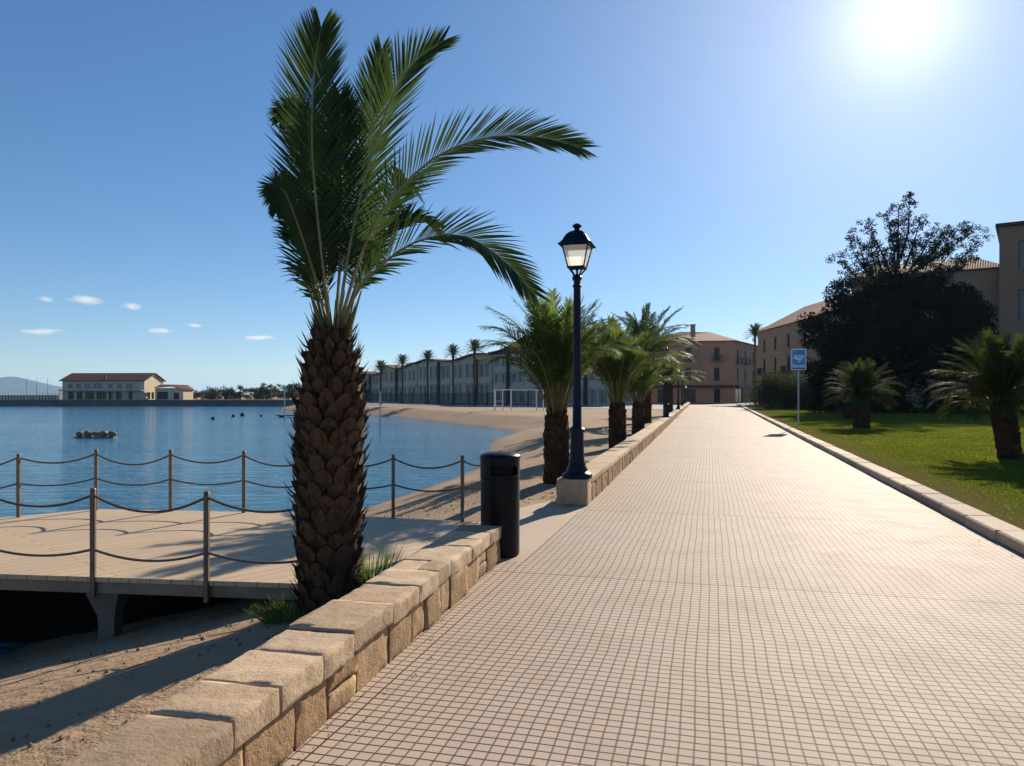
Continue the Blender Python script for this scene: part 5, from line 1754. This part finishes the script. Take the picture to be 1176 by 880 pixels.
# ------------------------------------------------------------------ clouds, far away
def cloud_mat():
    m = bpy.data.materials.new('cloud_vapour'); m.use_nodes = True
    nt = m.node_tree; nt.nodes.clear()
    out = nt.nodes.new('ShaderNodeOutputMaterial')
    pv = nt.nodes.new('ShaderNodeVolumePrincipled')
    pv.inputs['Color'].default_value = (1, 1, 1, 1)
    pv.inputs['Anisotropy'].default_value = 0.35
    tc = nt.nodes.new('ShaderNodeTexCoord')
    ln = nt.nodes.new('ShaderNodeVectorMath'); ln.operation = 'LENGTH'
    nt.links.new(tc.outputs['Object'], ln.inputs[0])
    nz = nt.nodes.new('ShaderNodeTexNoise'); nz.inputs['Scale'].default_value = 1.6; nz.inputs['Detail'].default_value = 4
    oi = nt.nodes.new('ShaderNodeObjectInfo')
    ad_ = nt.nodes.new('ShaderNodeVectorMath'); ad_.operation = 'ADD'
    nt.links.new(tc.outputs['Object'], ad_.inputs[0]); nt.links.new(oi.outputs['Location'], ad_.inputs[1]); nt.links.new(ad_.outputs[0], nz.inputs['Vector'])
    a = nt.nodes.new('ShaderNodeMath'); a.operation = 'SUBTRACT'; nt.links.new(nz.outputs['Fac'], a.inputs[0])
    b = nt.nodes.new('ShaderNodeMath'); b.operation = 'MULTIPLY'; nt.links.new(ln.outputs['Value'], b.inputs[0]); b.inputs[1].default_value = .62
    nt.links.new(b.outputs[0], a.inputs[1])
    c = nt.nodes.new('ShaderNodeMath'); c.operation = 'MAXIMUM'; nt.links.new(a.outputs[0], c.inputs[0]); c.inputs[1].default_value = 0
    d = nt.nodes.new('ShaderNodeMath'); d.operation = 'MULTIPLY'; nt.links.new(c.outputs[0], d.inputs[0]); d.inputs[1].default_value = .04
    nt.links.new(d.outputs[0], pv.inputs['Density'])
    nt.links.new(pv.outputs[0], out.inputs['Volume'])
    return m
M['cloud'] = cloud_mat()
CY = 3000.0
cm = MB(); 
prof = [(math.sin(a) * 1.0 + 1e-4, -math.cos(a)) for a in np.linspace(0.02, math.pi - .02, 9)]
cm.lathe(prof, n=18)
c0 = None
for k, (px, py, w_, h_, lab) in enumerate(((98, 345, 24, 7, 'largest small white cloud above the cream house, left'), (151, 352, 13, 5, 'short white cloud right of the largest one'), (47, 381, 32, 5, 'long thin white cloud low at the left'),
        (184, 380, 17, 4, 'thin white cloud low above the annex'), (224, 374, 10, 3, 'tiny white wisp between the annex and the trees'), (297, 388, 22, 4, 'thin white cloud low above the far trees'), (52, 344, 8, 4, 'tiny white wisp left of the largest cloud'))):
    loc = ((px - 588) / 850 * CY, CY, 1.55 + (453 - py) / 850 * CY)
    if c0 is None:
        c0 = cm.build('cloud', M['cloud']); o = c0
    else:
        o = c0.copy(); COL.objects.link(o)
    o.location = loc
    o.scale = (w_ / 850 * CY, 60, h_ / 850 * CY)
    tag(o, lab, 'cloud', 'small white clouds over the lake')

# ------------------------------------------------------------------ the air
m = bpy.data.materials.new('haze_air'); m.use_nodes = True
nt = m.node_tree; nt.nodes.clear()
ou = nt.nodes.new('ShaderNodeOutputMaterial'); pv = nt.nodes.new('ShaderNodeVolumePrincipled')
pv.inputs['Color'].default_value = (0.42, 0.68, 1.0, 1)
pv.inputs['Density'].default_value = 0.00010
pv.inputs['Anisotropy'].default_value = 0.2
nt.links.new(pv.outputs[0], ou.inputs['Volume'])
hz = MB()
hz.box((0, 4500, 51), (12600, 10200, 111))
o = hz.build('haze', m)
tag(o, kind='stuff')
